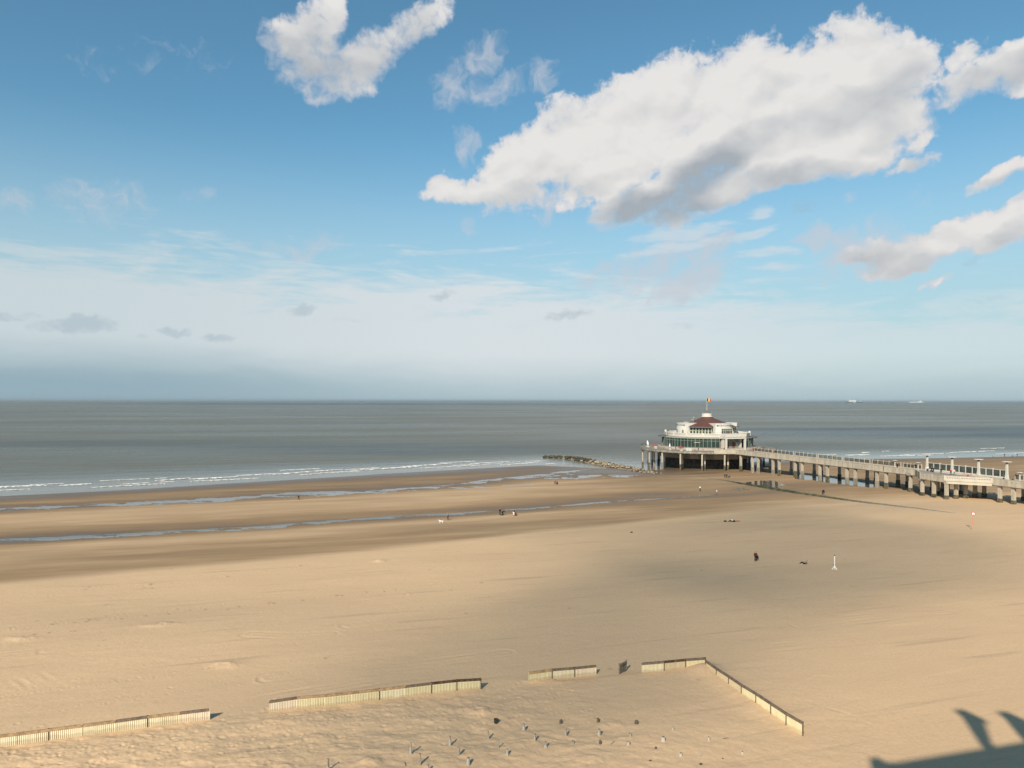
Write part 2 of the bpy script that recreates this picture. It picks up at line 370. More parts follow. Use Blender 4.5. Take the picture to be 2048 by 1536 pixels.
# ------------------------------------------------------------------ beach: one height field, described by the lines seen along it
SEA_Z = -3.8
def curve(pts):
    a = np.array(pts, float); return lambda x: np.interp(x, a[:, 0], a[:, 1])
XS = [-1800, 0, 300, 600, 900, 1080, 1200, 1300, 1400, 1500, 1600, 1700, 1900, 2048, 3600]
LINES = [  # photo row, height, dampness along each line, from the near sand to the sea
    ([1536] * 15, [0.0] * 15, [.00] * 15),
    ([1400] * 15, [0.0] * 15, [.0] * 15),
    ([1340, 1300, 1280, 1260, 1240, 1220, 1210, 1200, 1190, 1180, 1170, 1160, 1150, 1150, 1150], [-.05] * 15, [.0] * 15),
    ([1260, 1172, 1146, 1119, 1088, 1066, 1056, 1045, 1034, 1023, 1012, 1006, 1002, 996, 990], [-.9, -.9, -.9, -.9, -.9, -.9, -.9, -.88, -.85, -.8, -.75, -.7, -.5, -.45, -.4], [.03] * 8 + [.12, .15, .15, .1, .05, .05, .05]),
    ([1245, 1160, 1135, 1108, 1078, 1057, 1047, 1036, 1026, 1015, 1006, 1000, 996, 991, 986], [-1.12, -1.12, -1.12, -1.1, -1.1, -1.08, -1.05, -1.02, -.98, -.92, -.86, -.8, -.58, -.52, -.5], [.50] * 8 + [.40, .35, .30, .25, .15, .15, .15]),
    ([1210, 1132, 1110, 1086, 1060, 1042, 1034, 1025, 1018, 1009, 1001, 995, 990, 984, 975], [-1.35, -1.4, -1.4, -1.4, -1.35, -1.3, -1.28, -1.25, -1.2, -1.1, -1.02, -.95, -.75, -.7, -.65], [.52] * 8 + [.48, .42, .40, .35, .3, .3, .3]),
    ([1180, 1100, 1080, 1061, 1042, 1026, 1018, 1012, 1006, 1000, 992, 986, 981, 975, 966], [-1.75, -1.8, -1.8, -1.75, -1.7, -1.6, -1.6, -1.55, -1.5, -1.4, -1.3, -1.22, -1.05, -1.0, -1.0], [.28] * 6 + [.4, .5, .5, .5, .5, .45, .45, .45, .45]),
    ([1160, 1085, 1068, 1050, 1032, 1017, 1005, 998, 993, 985, 975, 968, 962, 956, 948], [-2.1, -2.1, -2.1, -2.05, -2.0, -1.95, -1.92, -1.9, -1.88, -1.8, -1.62, -1.52, -1.4, -1.35, -1.3], [.85] * 8 + [.8, .75, .75, .75, .6, .6, .6]),
    ([1145, 1077, 1061, 1044, 1027, 1011, 1001, 994, 989, 980, 969, 962, 956, 950, 943], [-2.1, -2.1, -2.1, -2.05, -2.0, -1.95, -1.92, -1.92, -1.9, -1.85, -1.7, -1.6, -1.5, -1.45, -1.4], [.85] * 8 + [.75, .7, .7, .7, .6, .6, .6]),
    ([1120, 1052, 1036, 1020, 1003, 988, 981, 977, 974, 967, 957, 951, 946, 941, 935], [-2.0, -2.0, -2.0, -1.98, -1.95, -1.95, -2.05, -2.15, -2.2, -2.15, -2.05, -1.95, -1.85, -1.8, -1.8], [.34] * 6 + [.42, .5, .5, .5, .5, .5, .5, .45, .45]),
    ([1095, 1031, 1016, 1000, 983, 967, 962, 960, 958, 953, 946, 941, 936, 932, 927], [-2.55, -2.55, -2.55, -2.5, -2.5, -2.5, -2.6, -2.75, -2.85, -2.75, -2.55, -2.4, -2.3, -2.25, -2.2], [.30] * 6 + [.45, .55, .55, .5, .5, .5, .5, .5, .5]),
    ([1080, 1021, 1006, 990, 972, 955, 946, 948, 944, 940, 936, 932, 928, 924, 919], [-3.05, -3.05, -3.05, -3.05, -3.05, -3.1, -3.2, -3.3, -3.4, -3.25, -3.0, -2.85, -2.7, -2.6, -2.6], [.9] * 6 + [.95, .9, .8, .7, .6, .6, .6, .6, .6]),
    ([1066, 1007, 992, 973, 955, 941, 940, 944, 938, 932, 927, 924, 921, 917, 912.5], [-3.0, -3.0, -3.0, -3.0, -3.1, -3.3, -3.45, -3.5, -3.55, -3.5, -3.35, -3.25, -3.2, -3.15, -3.15], [.62] * 5 + [.8, .95, .9, .85, .8, .7, .7, .7, .7, .7]),
    ([1050, 992, 977, 957.5, 941, 930, 936, 941, 933.5, 925, 920.5, 918.5, 915.5, 912.5, 908], [SEA_Z] * 15, [1.0] * 15),
]
NX, XA, XB = 1150, -1300, 3300
_u = np.linspace(-1, 1, NX)
COLX = np.unique(np.concatenate([np.linspace(-60, 2108, 960), np.linspace(-1500, -60, 90), np.linspace(2108, 3500, 90)]))
NX = len(COLX)
ROWY = np.concatenate([np.linspace(842, 905, 64)[:-1], np.linspace(905, 1100, 300)[:-1], np.linspace(1100, 1600, 420)[:-1], np.array([1600, 1640, 1700, 1800, 2000, 2400, 3200])])
NY = len(ROWY)
GD = np.zeros((NY, NX)); GZ = np.zeros((NY, NX)); GM = np.zeros((NY, NX)); GW = np.zeros(NX)
xs = np.array(XS, float)
for j, x in enumerate(COLX):
    Ds, Zs, Ms = [4.0], [0.0], [0.0]
    h = HOR + ROLL * (x - 1024)
    for rows, zz, mm in LINES:
        y, z, m = (np.interp(x, xs, np.array(a, float)) for a in (rows, zz, mm))
        D = (CH - z) * F / (y - h)
        D = max(D, Ds[-1] + .8)
        Ds.append(D); Zs.append(z); Ms.append(m)
    GW[j] = Ds[-1]
    Ds += [Ds[-1] + 30, Ds[-1] + 120, 5000]; Zs += [SEA_Z - .6, SEA_Z - 2.2, SEA_Z - 12]; Ms += [1, 1, 1]
    d = np.linspace(4, 2200, 60000); z = np.interp(d, Ds, Zs)
    k = np.array([1, 4, 7, 4, 1.]); k /= k.sum(); wdt = int(2.0 / (d[1] - d[0]))
    ker = np.hanning(2 * wdt + 1); ker /= ker.sum()
    zs = np.convolve(np.pad(z, wdt, mode='edge'), ker, mode='valid')
    y = h + (CH - zs) * F / d
    yy = y[::-1]
    GD[:, j] = np.interp(ROWY, np.maximum.accumulate(yy), d[::-1])
    GZ[:, j] = np.interp(GD[:, j], d, zs); GM[:, j] = np.interp(GD[:, j], Ds, Ms)
TA = (COLX - 1024) / F
GX = GD * TA[None, :]
YP = np.repeat(ROWY[:, None], NX, 1); XP = np.repeat(COLX[None, :], NY, 0)
S_ = -.2756 * GX + .9613 * GD                          # metres towards the sea, square to the front
T_ = .9613 * GX + .2756 * GD                           # metres along the front

def seg_dist(pts, X, Y):
    best = np.full(X.shape, 1e9); 
    for (x0, y0), (x1, y1) in zip(pts[:-1], pts[1:]):
        dx, dy = x1 - x0, y1 - y0; t = np.clip(((X - x0) * dx + (Y - y0) * dy) / (dx * dx + dy * dy + 1e-9), 0, 1)
        best = np.minimum(best, np.hypot(X - x0 - t * dx, Y - y0 - t * dy))
    return best
flat = lambda pts, z=0: [tuple(at_z(x, y, z)[:2]) for x, y in pts]
# soft relief everywhere, stronger in the churned strip in front of the fences
dry = 1 - sstep(GM, .05, .35)
rel = fbm(T_ / 22, S_ / 14, 4, 3) * .16 * dry + fbm(T_ / 70, S_ / 30, 3, 9) * .10 * (1 - dry)
churn = sstep(S_, 70, 66.5) * (1 - .75 * sstep(T_, 14, 30)) * sstep(GX, 40, 20)
rel += churn * (fbm(T_ / 3.6, S_ / 2.2, 5, 21, .5) * .26 + fbm(T_ / .8, S_ / .6, 3, 31, .6) * .07)
heap = np.exp(-((S_ - 65.2) / 1.6) ** 2) * sstep(T_, 13, 6) * (.2 + .3 * vnoise(T_ / 7, S_ / 5, 5))
rel += heap * .5
rel += dry * sstep(S_, 70, 74) * (fbm(T_ / 3.2, S_ / 1.1, 4, 41) * .022 + fbm(T_ / .9, S_ / .7, 3, 47) * .014)
near = sstep(S_, 62, 56) * sstep(GX, 40, 10)
rel += near * fbm(T_ / .8, S_ / .8, 3, 57) * .04
# drift banked against the right-hand fence
corner = at_z(1411, 1319, 1.12); endp = at_z(1608, 1443, 1.12); run4 = at_z(1284.4, 1344.6, 0)
dr = seg_dist([tuple(corner[:2]), tuple(endp[:2])], GX, GD)
al = np.clip(((GX - endp.x) * (corner.x - endp.x) + (GD - endp.y) * (corner.y - endp.y)) / ((corner - endp).length_squared), 0, 1)
rel += np.exp(-(dr / 1.5) ** 2) * .50 * al ** .8
dr4 = seg_dist([tuple(run4[:2]), tuple(corner[:2])], GX, GD)
al4 = np.clip(((GX - run4.x) * (corner.x - run4.x) + (GD - run4.y) * (corner.y - run4.y)) / ((corner - run4).length_squared), 0, 1)
rel += np.exp(-(dr4 / 1.8) ** 2) * .22 * al4 * sstep(al, .8, 1)
# wheel tracks: pairs of ruts with pushed-up rims, loops left by the beach tractor
def rut(pts, amp=.09, gauge=1.0, w=.32):
    global rel
    P = np.array(flat(pts)); 
    for _ in range(3):                                 # round the corners off
        P = np.vstack([P[:1]] + [np.vstack([a * .75 + b * .25, a * .25 + b * .75]) for a, b in zip(P[:-1], P[1:])] + [P[-1:]])
    m = (GX > P[:, 0].min() - 4) & (GX < P[:, 0].max() + 4) & (GD > P[:, 1].min() - 4) & (GD < P[:, 1].max() + 4)
    if not m.any(): return
    d = np.abs(seg_dist([tuple(p) for p in P], GX[m], GD[m]) - gauge)
    brk = np.clip(.25 + 2.6 * fbm(GX[m] / 5, GD[m] / 5, 3, 77), 0, 1.2) * (1 + .8 * fbm(GX[m] / .5, GD[m] / .5, 2, 78))
    rel[m] += amp * brk * (np.exp(-((d - .45) / .22) ** 2) * .8 - np.exp(-(d / w) ** 2))
for pts in ([(-40, 1318), (90, 1300), (200, 1285), (300, 1264), (345, 1249), (335, 1240), (270, 1246), (190, 1258)],
            [(0, 1276), (60, 1285), (140, 1278), (230, 1262), (300, 1247)], [(0, 1402), (40, 1392), (78, 1378), (84, 1366), (60, 1352)], [(-40, 1440), (30, 1425), (70, 1400), (86, 1372)],
            [(480, 1318), (540, 1330), (590, 1322), (606, 1305), (592, 1292), (550, 1290)], [(500, 1268), (580, 1272), (660, 1268)], [(410, 1330), (450, 1322), (490, 1326)],
            [(540, 1356), (640, 1347), (760, 1338), (900, 1322), (1010, 1306)], [(520, 1402), (700, 1370), (900, 1345), (1060, 1330)], [(100, 1300), (160, 1296), (260, 1286)],
            [(700, 1250), (800, 1240), (900, 1226)], [(1100, 1265), (1250, 1240), (1400, 1215)], [(0, 1262), (200, 1246), (500, 1216), (800, 1186)],
            [(1650, 1360), (1760, 1390), (1820, 1430), (1850, 1470)], [(1640, 1400), (1720, 1425), (1790, 1460)], [(1040, 1470), (1150, 1495), (1280, 1500), (1400, 1520)], [(1600, 1250), (1750, 1230), (1900, 1222)],
            [(1500, 1300), (1600, 1290), (1700, 1285)], [(1180, 1345), (1280, 1330), (1400, 1300), (1500, 1270)]):
    rut(pts, .030)
for (px, py, h_, rx, ry) in ((465, 1330, .16, 1.4, .9), (440, 1327, .10, 1.2, .7), (332, 1246, .14, 2.0, .8), (300, 1250, .10, 2.2, .7), (760, 1123, .30, 1.1, .9), (740, 1526, .28, .9, .6), (1225, 1449, .2, .9, .6), (965, 1425, .3, 1.4, 1.0), (45, 1275, .2, 2, .8), (1090, 1364, .18, 3, .7)):
    c = at_z(px, py, 0 if py > 1200 else -.7)
    rel += h_ * np.exp(-(((GX - c.x) / rx) ** 2 + ((GD - c.y) / ry) ** 2)) * (1 + .8 * fbm(GX / .6, GD / .6, 3, 5))
# scour round the feet of the groyne side and ripples on the damp flats
# footprints: single file along the old tide line, and scattered round the fences and stumps
WR = np.zeros_like(rel)
def dent(x, y, r, depth, dark=0):
    px = 1024 + F * x / y; j = int(np.interp(px, COLX, np.arange(NX))); col = GD[:, j]; i = int(np.interp(-y, -col, np.arange(NY)))
    wj = int(r * 2.5 / (y * 2.26 / F)) + 2; wi = int(r * 2.5 / max(.05, abs(col[max(i - 1, 0)] - col[min(i + 1, NY - 1)]) / 2)) + 2
    a = np.s_[max(i - wi, 0):i + wi + 1, max(j - wj, 0):j + wj + 1]; q = ((GX[a] - x) ** 2 + (GD[a] - y) ** 2) / r ** 2
    rel[a] += depth * (-np.exp(-q) + .45 * np.exp(-(np.sqrt(q) - 1.5) ** 2 * 3)); 
    if dark: WR[a] = np.maximum(WR[a], dark * np.exp(-q * .8))
fr_ = random.Random(11)
def trail(pts, step, spread, r, depth, darkp=0):
    for (x0, y0), (x1, y1) in zip(pts[:-1], pts[1:]):
        a, b = at_z(x0, y0, -.2), at_z(x1, y1, -.2); n = max(1, int((b - a).length / step))
        for k in range(n):
            q = a.lerp(b, (k + fr_.random()) / n); dent(q.x + fr_.gauss(0, spread), q.y + fr_.gauss(0, spread), r * fr_.uniform(.7, 1.3), depth, fr_.uniform(.5, 1) if fr_.random() < darkp else 0)
trail([(0, 1262), (90, 1252), (165, 1241), (300, 1229), (370, 1217), (460, 1213), (700, 1188), (1000, 1160)], .55, .35, .17, .045, .22)
trail([(0, 1256), (250, 1226), (520, 1200)], 1.2, 1.2, .18, .05, .12); trail([(60, 1268), (160, 1262), (215, 1258)], .8, .3, .2, .04, .4)
trail([(0, 1200), (70, 1190), (150, 1172), (290, 1165), (420, 1152), (640, 1122)], .8, .8, .2, .045, .06); trail([(285, 1160), (310, 1172)], .5, .8, .22, .04, .8)
trail([(-40, 1400), (200, 1372), (420, 1340), (640, 1322)], .7, .25, .15, .035); trail([(150, 1420), (300, 1392), (500, 1362), (620, 1352)], .6, .7, .15, .03)
for _ in range(900):
    t_, s_2 = fr_.uniform(-52, 26), fr_.choice((fr_.gauss(64.5, 1.6), fr_.gauss(62, 3), fr_.uniform(56, 71))); x, y = .9613 * t_ - .2756 * s_2, .2756 * t_ + .9613 * s_2
    if abs(x / y) < .8: dent(x, y, fr_.uniform(.10, .22), fr_.uniform(.02, .055), .35 if fr_.random() < .03 else 0)
for _ in range(420):
    x, y = fr_.uniform(-60, 70), fr_.uniform(70, 130)
    if abs(x / y) < .75: dent(x, y, fr_.uniform(.12, .24), fr_.uniform(.015, .035), .5 if fr_.random() < .06 else 0)
rip = np.sin((S_ + 3 * fbm(T_ / 9, S_ / 6, 3, 61)) / .9 * 2) * .018 * sstep(GM, .3, .45) * sstep(GM, .62, .5) * sstep(fbm(T_ / 30, S_ / 12, 2, 71), -.1, .2)
rel += rip
GZ2 = GZ + rel
GM = np.clip(GM + (.20 * fbm(T_ / 26, S_ / 5, 4, 81) * sstep(GM, .1, .4) + .05 * fbm(T_ / 60, S_ / 30, 3, 91)), 0, 1)

def grid_at(px, py):
    j = np.interp(px, COLX, np.arange(NX)); i = np.interp(py, ROWY, np.arange(NY))
    i0, j0 = int(min(i, NY - 2)), int(min(j, NX - 2)); a, b = i - i0, j - j0
    f = lambda G: (G[i0, j0] * (1 - a) + G[i0 + 1, j0] * a) * (1 - b) + (G[i0, j0 + 1] * (1 - a) + G[i0 + 1, j0 + 1] * a) * b
    return Vector((f(GX), f(GD), f(GZ2)))
def ground(px, py): return grid_at(px, py)
def zat(x, y):
    """sand height under a world point"""
    px = 1024 + F * x / y
    j = int(round(np.interp(px, COLX, np.arange(NX)))); col = GD[:, j]
    return float(np.interp(y, col[::-1], GZ2[::-1, j]))

def grid_mesh(name, X, Y, Z, mats, mask=None, attrs=None, smooth=True):
    ny, nx = X.shape
    idx = np.arange(ny * nx).reshape(ny, nx)
    q = np.stack([idx[:-1, :-1], idx[1:, :-1], idx[1:, 1:], idx[:-1, 1:]], -1)     # wound so normals point up
    q = q.reshape(-1, 4) if mask is None else q[mask]
    co = np.stack([X, Y, Z], -1).reshape(-1, 3)
    if mask is not None:
        used = np.unique(q); re = np.full(len(co), -1); re[used] = np.arange(len(used)); q = re[q]; co = co[used]
    me = bpy.data.meshes.new(name)
    me.vertices.add(len(co)); me.vertices.foreach_set('co', co.astype(np.float32).ravel())
    me.loops.add(q.size); me.loops.foreach_set('vertex_index', q.astype(np.int32).ravel())
    me.polygons.add(len(q)); me.polygons.foreach_set('loop_start', np.arange(0, q.size, 4, dtype=np.int32))
    me.polygons.foreach_set('use_smooth', np.full(len(q), smooth))
    me.update(calc_edges=True)
    for k, A in (attrs or {}).items():
        at = me.attributes.new(k, 'FLOAT', 'POINT'); A = A.reshape(-1)
        at.data.foreach_set('value', (A if mask is None else A[used]).astype(np.float32))
    me.materials.append(mats)
    o = bpy.data.objects.new(name, me); C.objects.link(o)
    return o

# ------------------------------------------------------------------ sand
def sand_material():
    m, nt, bs = new_mat('sand')
    geo = nt.new('ShaderNodeNewGeometry').outputs['Position']
    moist = nt.new('ShaderNodeAttribute', attribute_name='moist').outputs['Fac']
    along = nt.mapping(geo, rot=(0, 0, R(-16)))                          # x along the front, y to seaward
    st = nt.noise(nt.mapping(along, scale=(.06, .5, 0)), 1.0, 6, .62)
    blot = nt.noise(nt.mapping(along, scale=(.035, .09, 0)), 1.0, 4, .55)
    fine = nt.noise(geo, 3.5, 6, .65)
    fleck = nt.noise(nt.mapping(along, scale=(.22, 1.6, 0)), 1.0, 7, .7)
    wet = nt.math('ADD', moist, nt.math('MULTIPLY', nt.math('SUBTRACT', st, .5), .30), clamp=True)
    wet = nt.math('ADD', wet, nt.math('MULTIPLY', nt.math('SUBTRACT', blot, .5), .12), clamp=True)
    dryc = nt.mix(nt.ramp(fine, .25, .75), DRY_A, DRY_B)
    dryc = nt.mix(nt.math('MULTIPLY', nt.ramp(blot, .42, .66), .35), dryc, DRY_C)
    dryc = nt.mix(nt.math('MULTIPLY', nt.ramp(fleck, .60, .76), .38), dryc, DRY_D)
    line = nt.noise(nt.mapping(along, loc=(7, 3, 0), scale=(.05, .75, 0)), 1.0, 6, .6)
    dryc = nt.mix(nt.math('MULTIPLY', nt.ramp(line, .57, .70), .42), dryc, DRY_D)
    dryc = nt.mix(nt.math('MULTIPLY', nt.ramp(line, .42, .30), .30), dryc, DRY_E)
    wr = nt.new('ShaderNodeAttribute', attribute_name='wrack').outputs['Fac']
    dryc = nt.mix(nt.math('MULTIPLY', wr, .8), dryc, (.075, .055, .035))
    col = nt.mix(nt.ramp(wet, .08, .55, smooth=False), dryc, WET_A)
    col = nt.mix(nt.ramp(wet, .5, .95), col, WET_B)
    nt.put(bs.inputs['Base Color'], col)
    nt.put(bs.inputs['Roughness'], nt.ramp(wet, .55, 1.0, .95, .36))
    nt.put(bs.inputs['Specular IOR Level'], nt.ramp(wet, .45, 1.0, .08, .34))
    b1 = nt.new('ShaderNodeBump'); b1.inputs['Distance'].default_value = .045; b1.inputs['Strength'].default_value = 1
    h1 = nt.math('ADD', nt.noise(geo, 1.6, 7, .68), nt.math('MULTIPLY', nt.noise(nt.mapping(along, scale=(1, 2.4, 1)), 4.5, 5, .6), .6))
    nt.put(b1.inputs['Height'], nt.math('MULTIPLY', h1, nt.ramp(moist, .05, .45, 1.0, .12)))
    nt.put(bs.inputs['Normal'], b1.outputs[0])
    return m
DRY_A, DRY_B, DRY_C, DRY_D, DRY_E = (.565, .392, .236), (.635, .452, .282), (.515, .356, .225), (.36, .255, .172), (.67, .475, .286)
WET_A, WET_B = (.315, .212, .122), (.15, .10, .06)
sand = sand_material()
tag(grid_mesh('beach', GX, GD, GZ2, sand, attrs={'moist': GM, 'wrack': WR}), 'wide sandy beach at low tide', kind='structure')

# ------------------------------------------------------------------ water left behind in the runnels
def water_mat(name, base, rough, wave, sc):
    m, nt, bs = new_mat(name)
    geo = nt.new('ShaderNodeNewGeometry').outputs['Position']
    bs.inputs['Base Color'].default_value = (*base, 1); bs.inputs['Roughness'].default_value = rough; bs.inputs['IOR'].default_value = 1.33; bs.inputs['Specular IOR Level'].default_value = .27
    b = nt.new('ShaderNodeBump'); b.inputs['Distance'].default_value = wave
    nt.put(b.inputs['Height'], nt.noise(geo, sc, 4, .6)); nt.put(bs.inputs['Normal'], b.outputs[0])
    return m
pool_m = water_mat('shallow water', (.12, .10, .078), .07, .012, 1.2)
jit = fbm(XP / 60, YP / 6, 5, 101, .6) * 6 + fbm(XP / 400, YP / 60, 2, 102) * 6
def band(up, lo, amp=1.0):
    u, l = curve(up)(XP), curve(lo)(XP)
    e = jit * amp * np.clip((l - u) / 5, .15, 1)
    ok = (fbm(XP / 45, YP / 2.5, 4, 144, .6) > -.24) & (XP >= up[0][0]) & (XP <= up[-1][0])
    return ok & (YP > u + e * .35) & (YP < l + e)
def poly(pts, amp=.8):
    x, y = XP + jit * amp * 2, YP + jit * amp * .5; ins = np.zeros(XP.shape, bool)
    for (x0, y0), (x1, y1) in zip(pts, pts[1:] + pts[:1]):
        c = (y0 > y) != (y1 > y)
        ins ^= c & (x < (x1 - x0) * (y - y0) / ((y1 - y0) or 1e-9) + x0)
    return ins
RUN1 = ([(-1500, 1072), (0, 1018), (300, 1003), (400, 998.5), (585, 985), (700, 981), (840, 974), (940, 964), (1040, 951.6), (1118, 943), (1160, 939.5), (1185, 937.5)],
        [(-1500, 1080), (0, 1023.5), (100, 1023), (150, 1018.5), (280, 1011.6), (400, 1006.5), (500, 998), (600, 993), (700, 988.7), (840, 980), (900, 971), (960, 967), (1010, 959.5), (1118, 946.6), (1160, 941), (1185, 938)])
RUN2 = ([(-1500, 1146), (0, 1078), (200, 1069.5), (400, 1059.2), (600, 1046.6), (700, 1038), (840, 1029), (940, 1023.8), (1000, 1019.2), (1060, 1016), (1130, 1009.5), (1180, 1004.6), (1250, 1000), (1392, 992.3)],
        [(-1500, 1153), (0, 1084), (200, 1075.5), (400, 1064), (600, 1051.5), (700, 1042), (840, 1032.2), (940, 1026.6), (985, 1023.2), (1060, 1018), (1130, 1011.8), (1180, 1007), (1250, 1001.2), (1392, 993.6)])
pools = [('runnel', 'long pale runnel of sea water nearest the waves', band(*RUN1, amp=1.5)), ('runnel', 'thin lower runnel of water across the damp sand', band(*RUN2, amp=.9)),
         ('tidal_pool', 'ragged pool beside the mossy groyne', poly([(1496, 965), (1520, 961), (1552, 961.5), (1556, 965), (1570, 970), (1556, 973), (1562, 978), (1545, 977), (1520, 973), (1494, 969)], .5)),
         ('tidal_pool', 'small pool in front of the mossy groyne', poly([(1462, 978), (1480, 975.5), (1503, 979), (1480, 981.5)], .3)),
         ('tidal_pool', 'pool lying under the pier columns', poly([(1590, 949), (1640, 953), (1700, 961), (1760, 971), (1742, 975), (1700, 970.5), (1660, 966), (1625, 960), (1592, 958)], .5)),
         ('tidal_pool', 'wet sheet of water by the rock groyne', poly([(1150, 951), (1200, 949.5), (1285, 951.5), (1300, 953), (1200, 955.5), (1150, 960), (1125, 960)], 1.2) & (fbm(XP / 22, YP / 2.2, 4, 133) > .03)),
         ('tidal_pool', 'thin puddle on the bar', poly([(1086, 955.5), (1118, 956.5), (1120, 957.8), (1090, 957.2)], .1)),
         ('tidal_pool', 'flat puddle below the first runnel', poly([(895, 974), (925, 974.5), (940, 977.5), (915, 977)], .2)),
         ('tidal_pool', 'wedge-shaped puddle below the first runnel', poly([(938, 972), (965, 973), (985, 976.5), (955, 976)], .2)),
         ('tidal_pool', 'faint puddle on the damp bar', poly([(1000, 971), (1060, 968.5), (1070, 969.8), (1010, 973)], .2)),
         ('tidal_pool', 'puddle at the end of the lower runnel', poly([(1390, 990), (1420, 988.5), (1428, 990), (1395, 991.8)], .2))]
for nm, lb, mk in pools:
    c = mk[:-1, :-1]
    if c.any(): tag(grid_mesh(nm, GX, GD, GZ2 + .012, pool_m, mask=c), lb, kind='structure')

# ------------------------------------------------------------------ sea
def sea_material():
    m, nt, bs = new_mat('sea water')
    geo = nt.new('ShaderNodeNewGeometry').outputs['Position']
    dep = nt.new('ShaderNodeAttribute', attribute_name='depth').outputs['Fac']
    al = nt.mapping(geo, rot=(0, 0, R(-14)))
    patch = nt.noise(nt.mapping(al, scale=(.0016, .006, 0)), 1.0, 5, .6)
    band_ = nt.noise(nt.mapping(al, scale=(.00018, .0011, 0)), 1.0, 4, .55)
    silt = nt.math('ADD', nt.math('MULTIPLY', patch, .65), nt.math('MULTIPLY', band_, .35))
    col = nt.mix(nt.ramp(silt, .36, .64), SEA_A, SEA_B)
    # cloud shadow painted into the water colour: a thin line far out, a broad patch off the pavilion, faint ones nearer in
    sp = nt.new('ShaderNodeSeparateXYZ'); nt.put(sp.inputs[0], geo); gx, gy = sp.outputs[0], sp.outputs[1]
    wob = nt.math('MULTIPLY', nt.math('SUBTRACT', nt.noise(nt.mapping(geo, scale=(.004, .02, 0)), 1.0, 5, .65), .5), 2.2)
    def body(cx, cy, rx, ry, s):  # one painted cloud-shadow patch
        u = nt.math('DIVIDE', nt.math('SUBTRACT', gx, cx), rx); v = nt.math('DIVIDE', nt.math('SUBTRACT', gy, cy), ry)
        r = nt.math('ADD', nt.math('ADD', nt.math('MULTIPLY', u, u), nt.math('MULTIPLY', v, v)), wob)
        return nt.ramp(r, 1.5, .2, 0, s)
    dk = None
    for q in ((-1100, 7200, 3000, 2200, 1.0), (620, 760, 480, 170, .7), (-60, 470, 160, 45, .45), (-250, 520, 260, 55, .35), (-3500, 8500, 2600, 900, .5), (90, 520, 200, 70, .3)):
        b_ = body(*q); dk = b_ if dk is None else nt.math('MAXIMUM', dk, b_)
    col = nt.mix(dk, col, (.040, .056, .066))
    col = nt.mix(nt.ramp(dep, 1.3, .1), col, SEA_C)
    nt.put(bs.inputs['Base Color'], col)
    nt.put(bs.inputs['Roughness'], nt.math('MULTIPLY', nt.ramp(patch, .38, .62, .27, .38), nt.ramp(dep, .3, 2.0, .45, 1.0)))
    bs.inputs['IOR'].default_value = 1.33
    nt.put(bs.inputs['Specular IOR Level'], nt.ramp(dep, .15, 1.6, .44, .165))
    b = nt.new('ShaderNodeBump'); b.inputs['Distance'].default_value = 1; b.inputs['Strength'].default_value = 1
    w1 = nt.noise(nt.mapping(al, scale=(.045, .16, .1)), 1.0, 5, .62, dist=.3)
    w2 = nt.noise(nt.mapping(al, scale=(.35, .8, .5)), 1.0, 4, .6)
    h = nt.math('ADD', nt.math('MULTIPLY', w1, 1.5), nt.math('MULTIPLY', w2, .28))
    nt.put(b.inputs['Height'], nt.math('MULTIPLY', h, nt.ramp(dep, .05, 2.5, .10, 1.0)))
    nt.put(bs.inputs['Normal'], b.outputs[0])
    return m
SEA_A, SEA_B, SEA_C = (.115, .112, .083), (.145, .132, .094), (.17, .14, .10)
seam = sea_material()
scol = np.concatenate([np.linspace(-1500, -80, 30), np.linspace(-60, 2108, 480), np.linspace(2130, 3500, 30)])
srow = np.concatenate([np.array([802.63, 803.0, 803.6, 804.4, 805.6, 807, 809, 812, 816, 820, 826]), np.linspace(832, 905, 60)[:-1], np.linspace(905, 1062, 160)])
SXP, SYP = np.meshgrid(scol, srow)
SD = (CH - SEA_Z) * F / np.maximum(SYP - HOR, .001); SX = SD * (SXP - 1024) / F
gwi = np.interp(scol, COLX, GW)
dep = np.clip((SD - gwi[None, :]) * .022, 0, 12)
swell = np.sin(((-.35 * SX + .94 * SD) + 7 * fbm(SX / 60, SD / 25, 3, 201)) / 17 * 2 * np.pi)
SZ = SEA_Z + np.where((SD < 900), .10 * swell * np.clip(dep / 1.2, 0, 1), 0)
tag(grid_mesh('sea', SX, SD, SZ, seam, attrs={'depth': dep}), 'grey-green sea reaching the horizon', kind='structure')

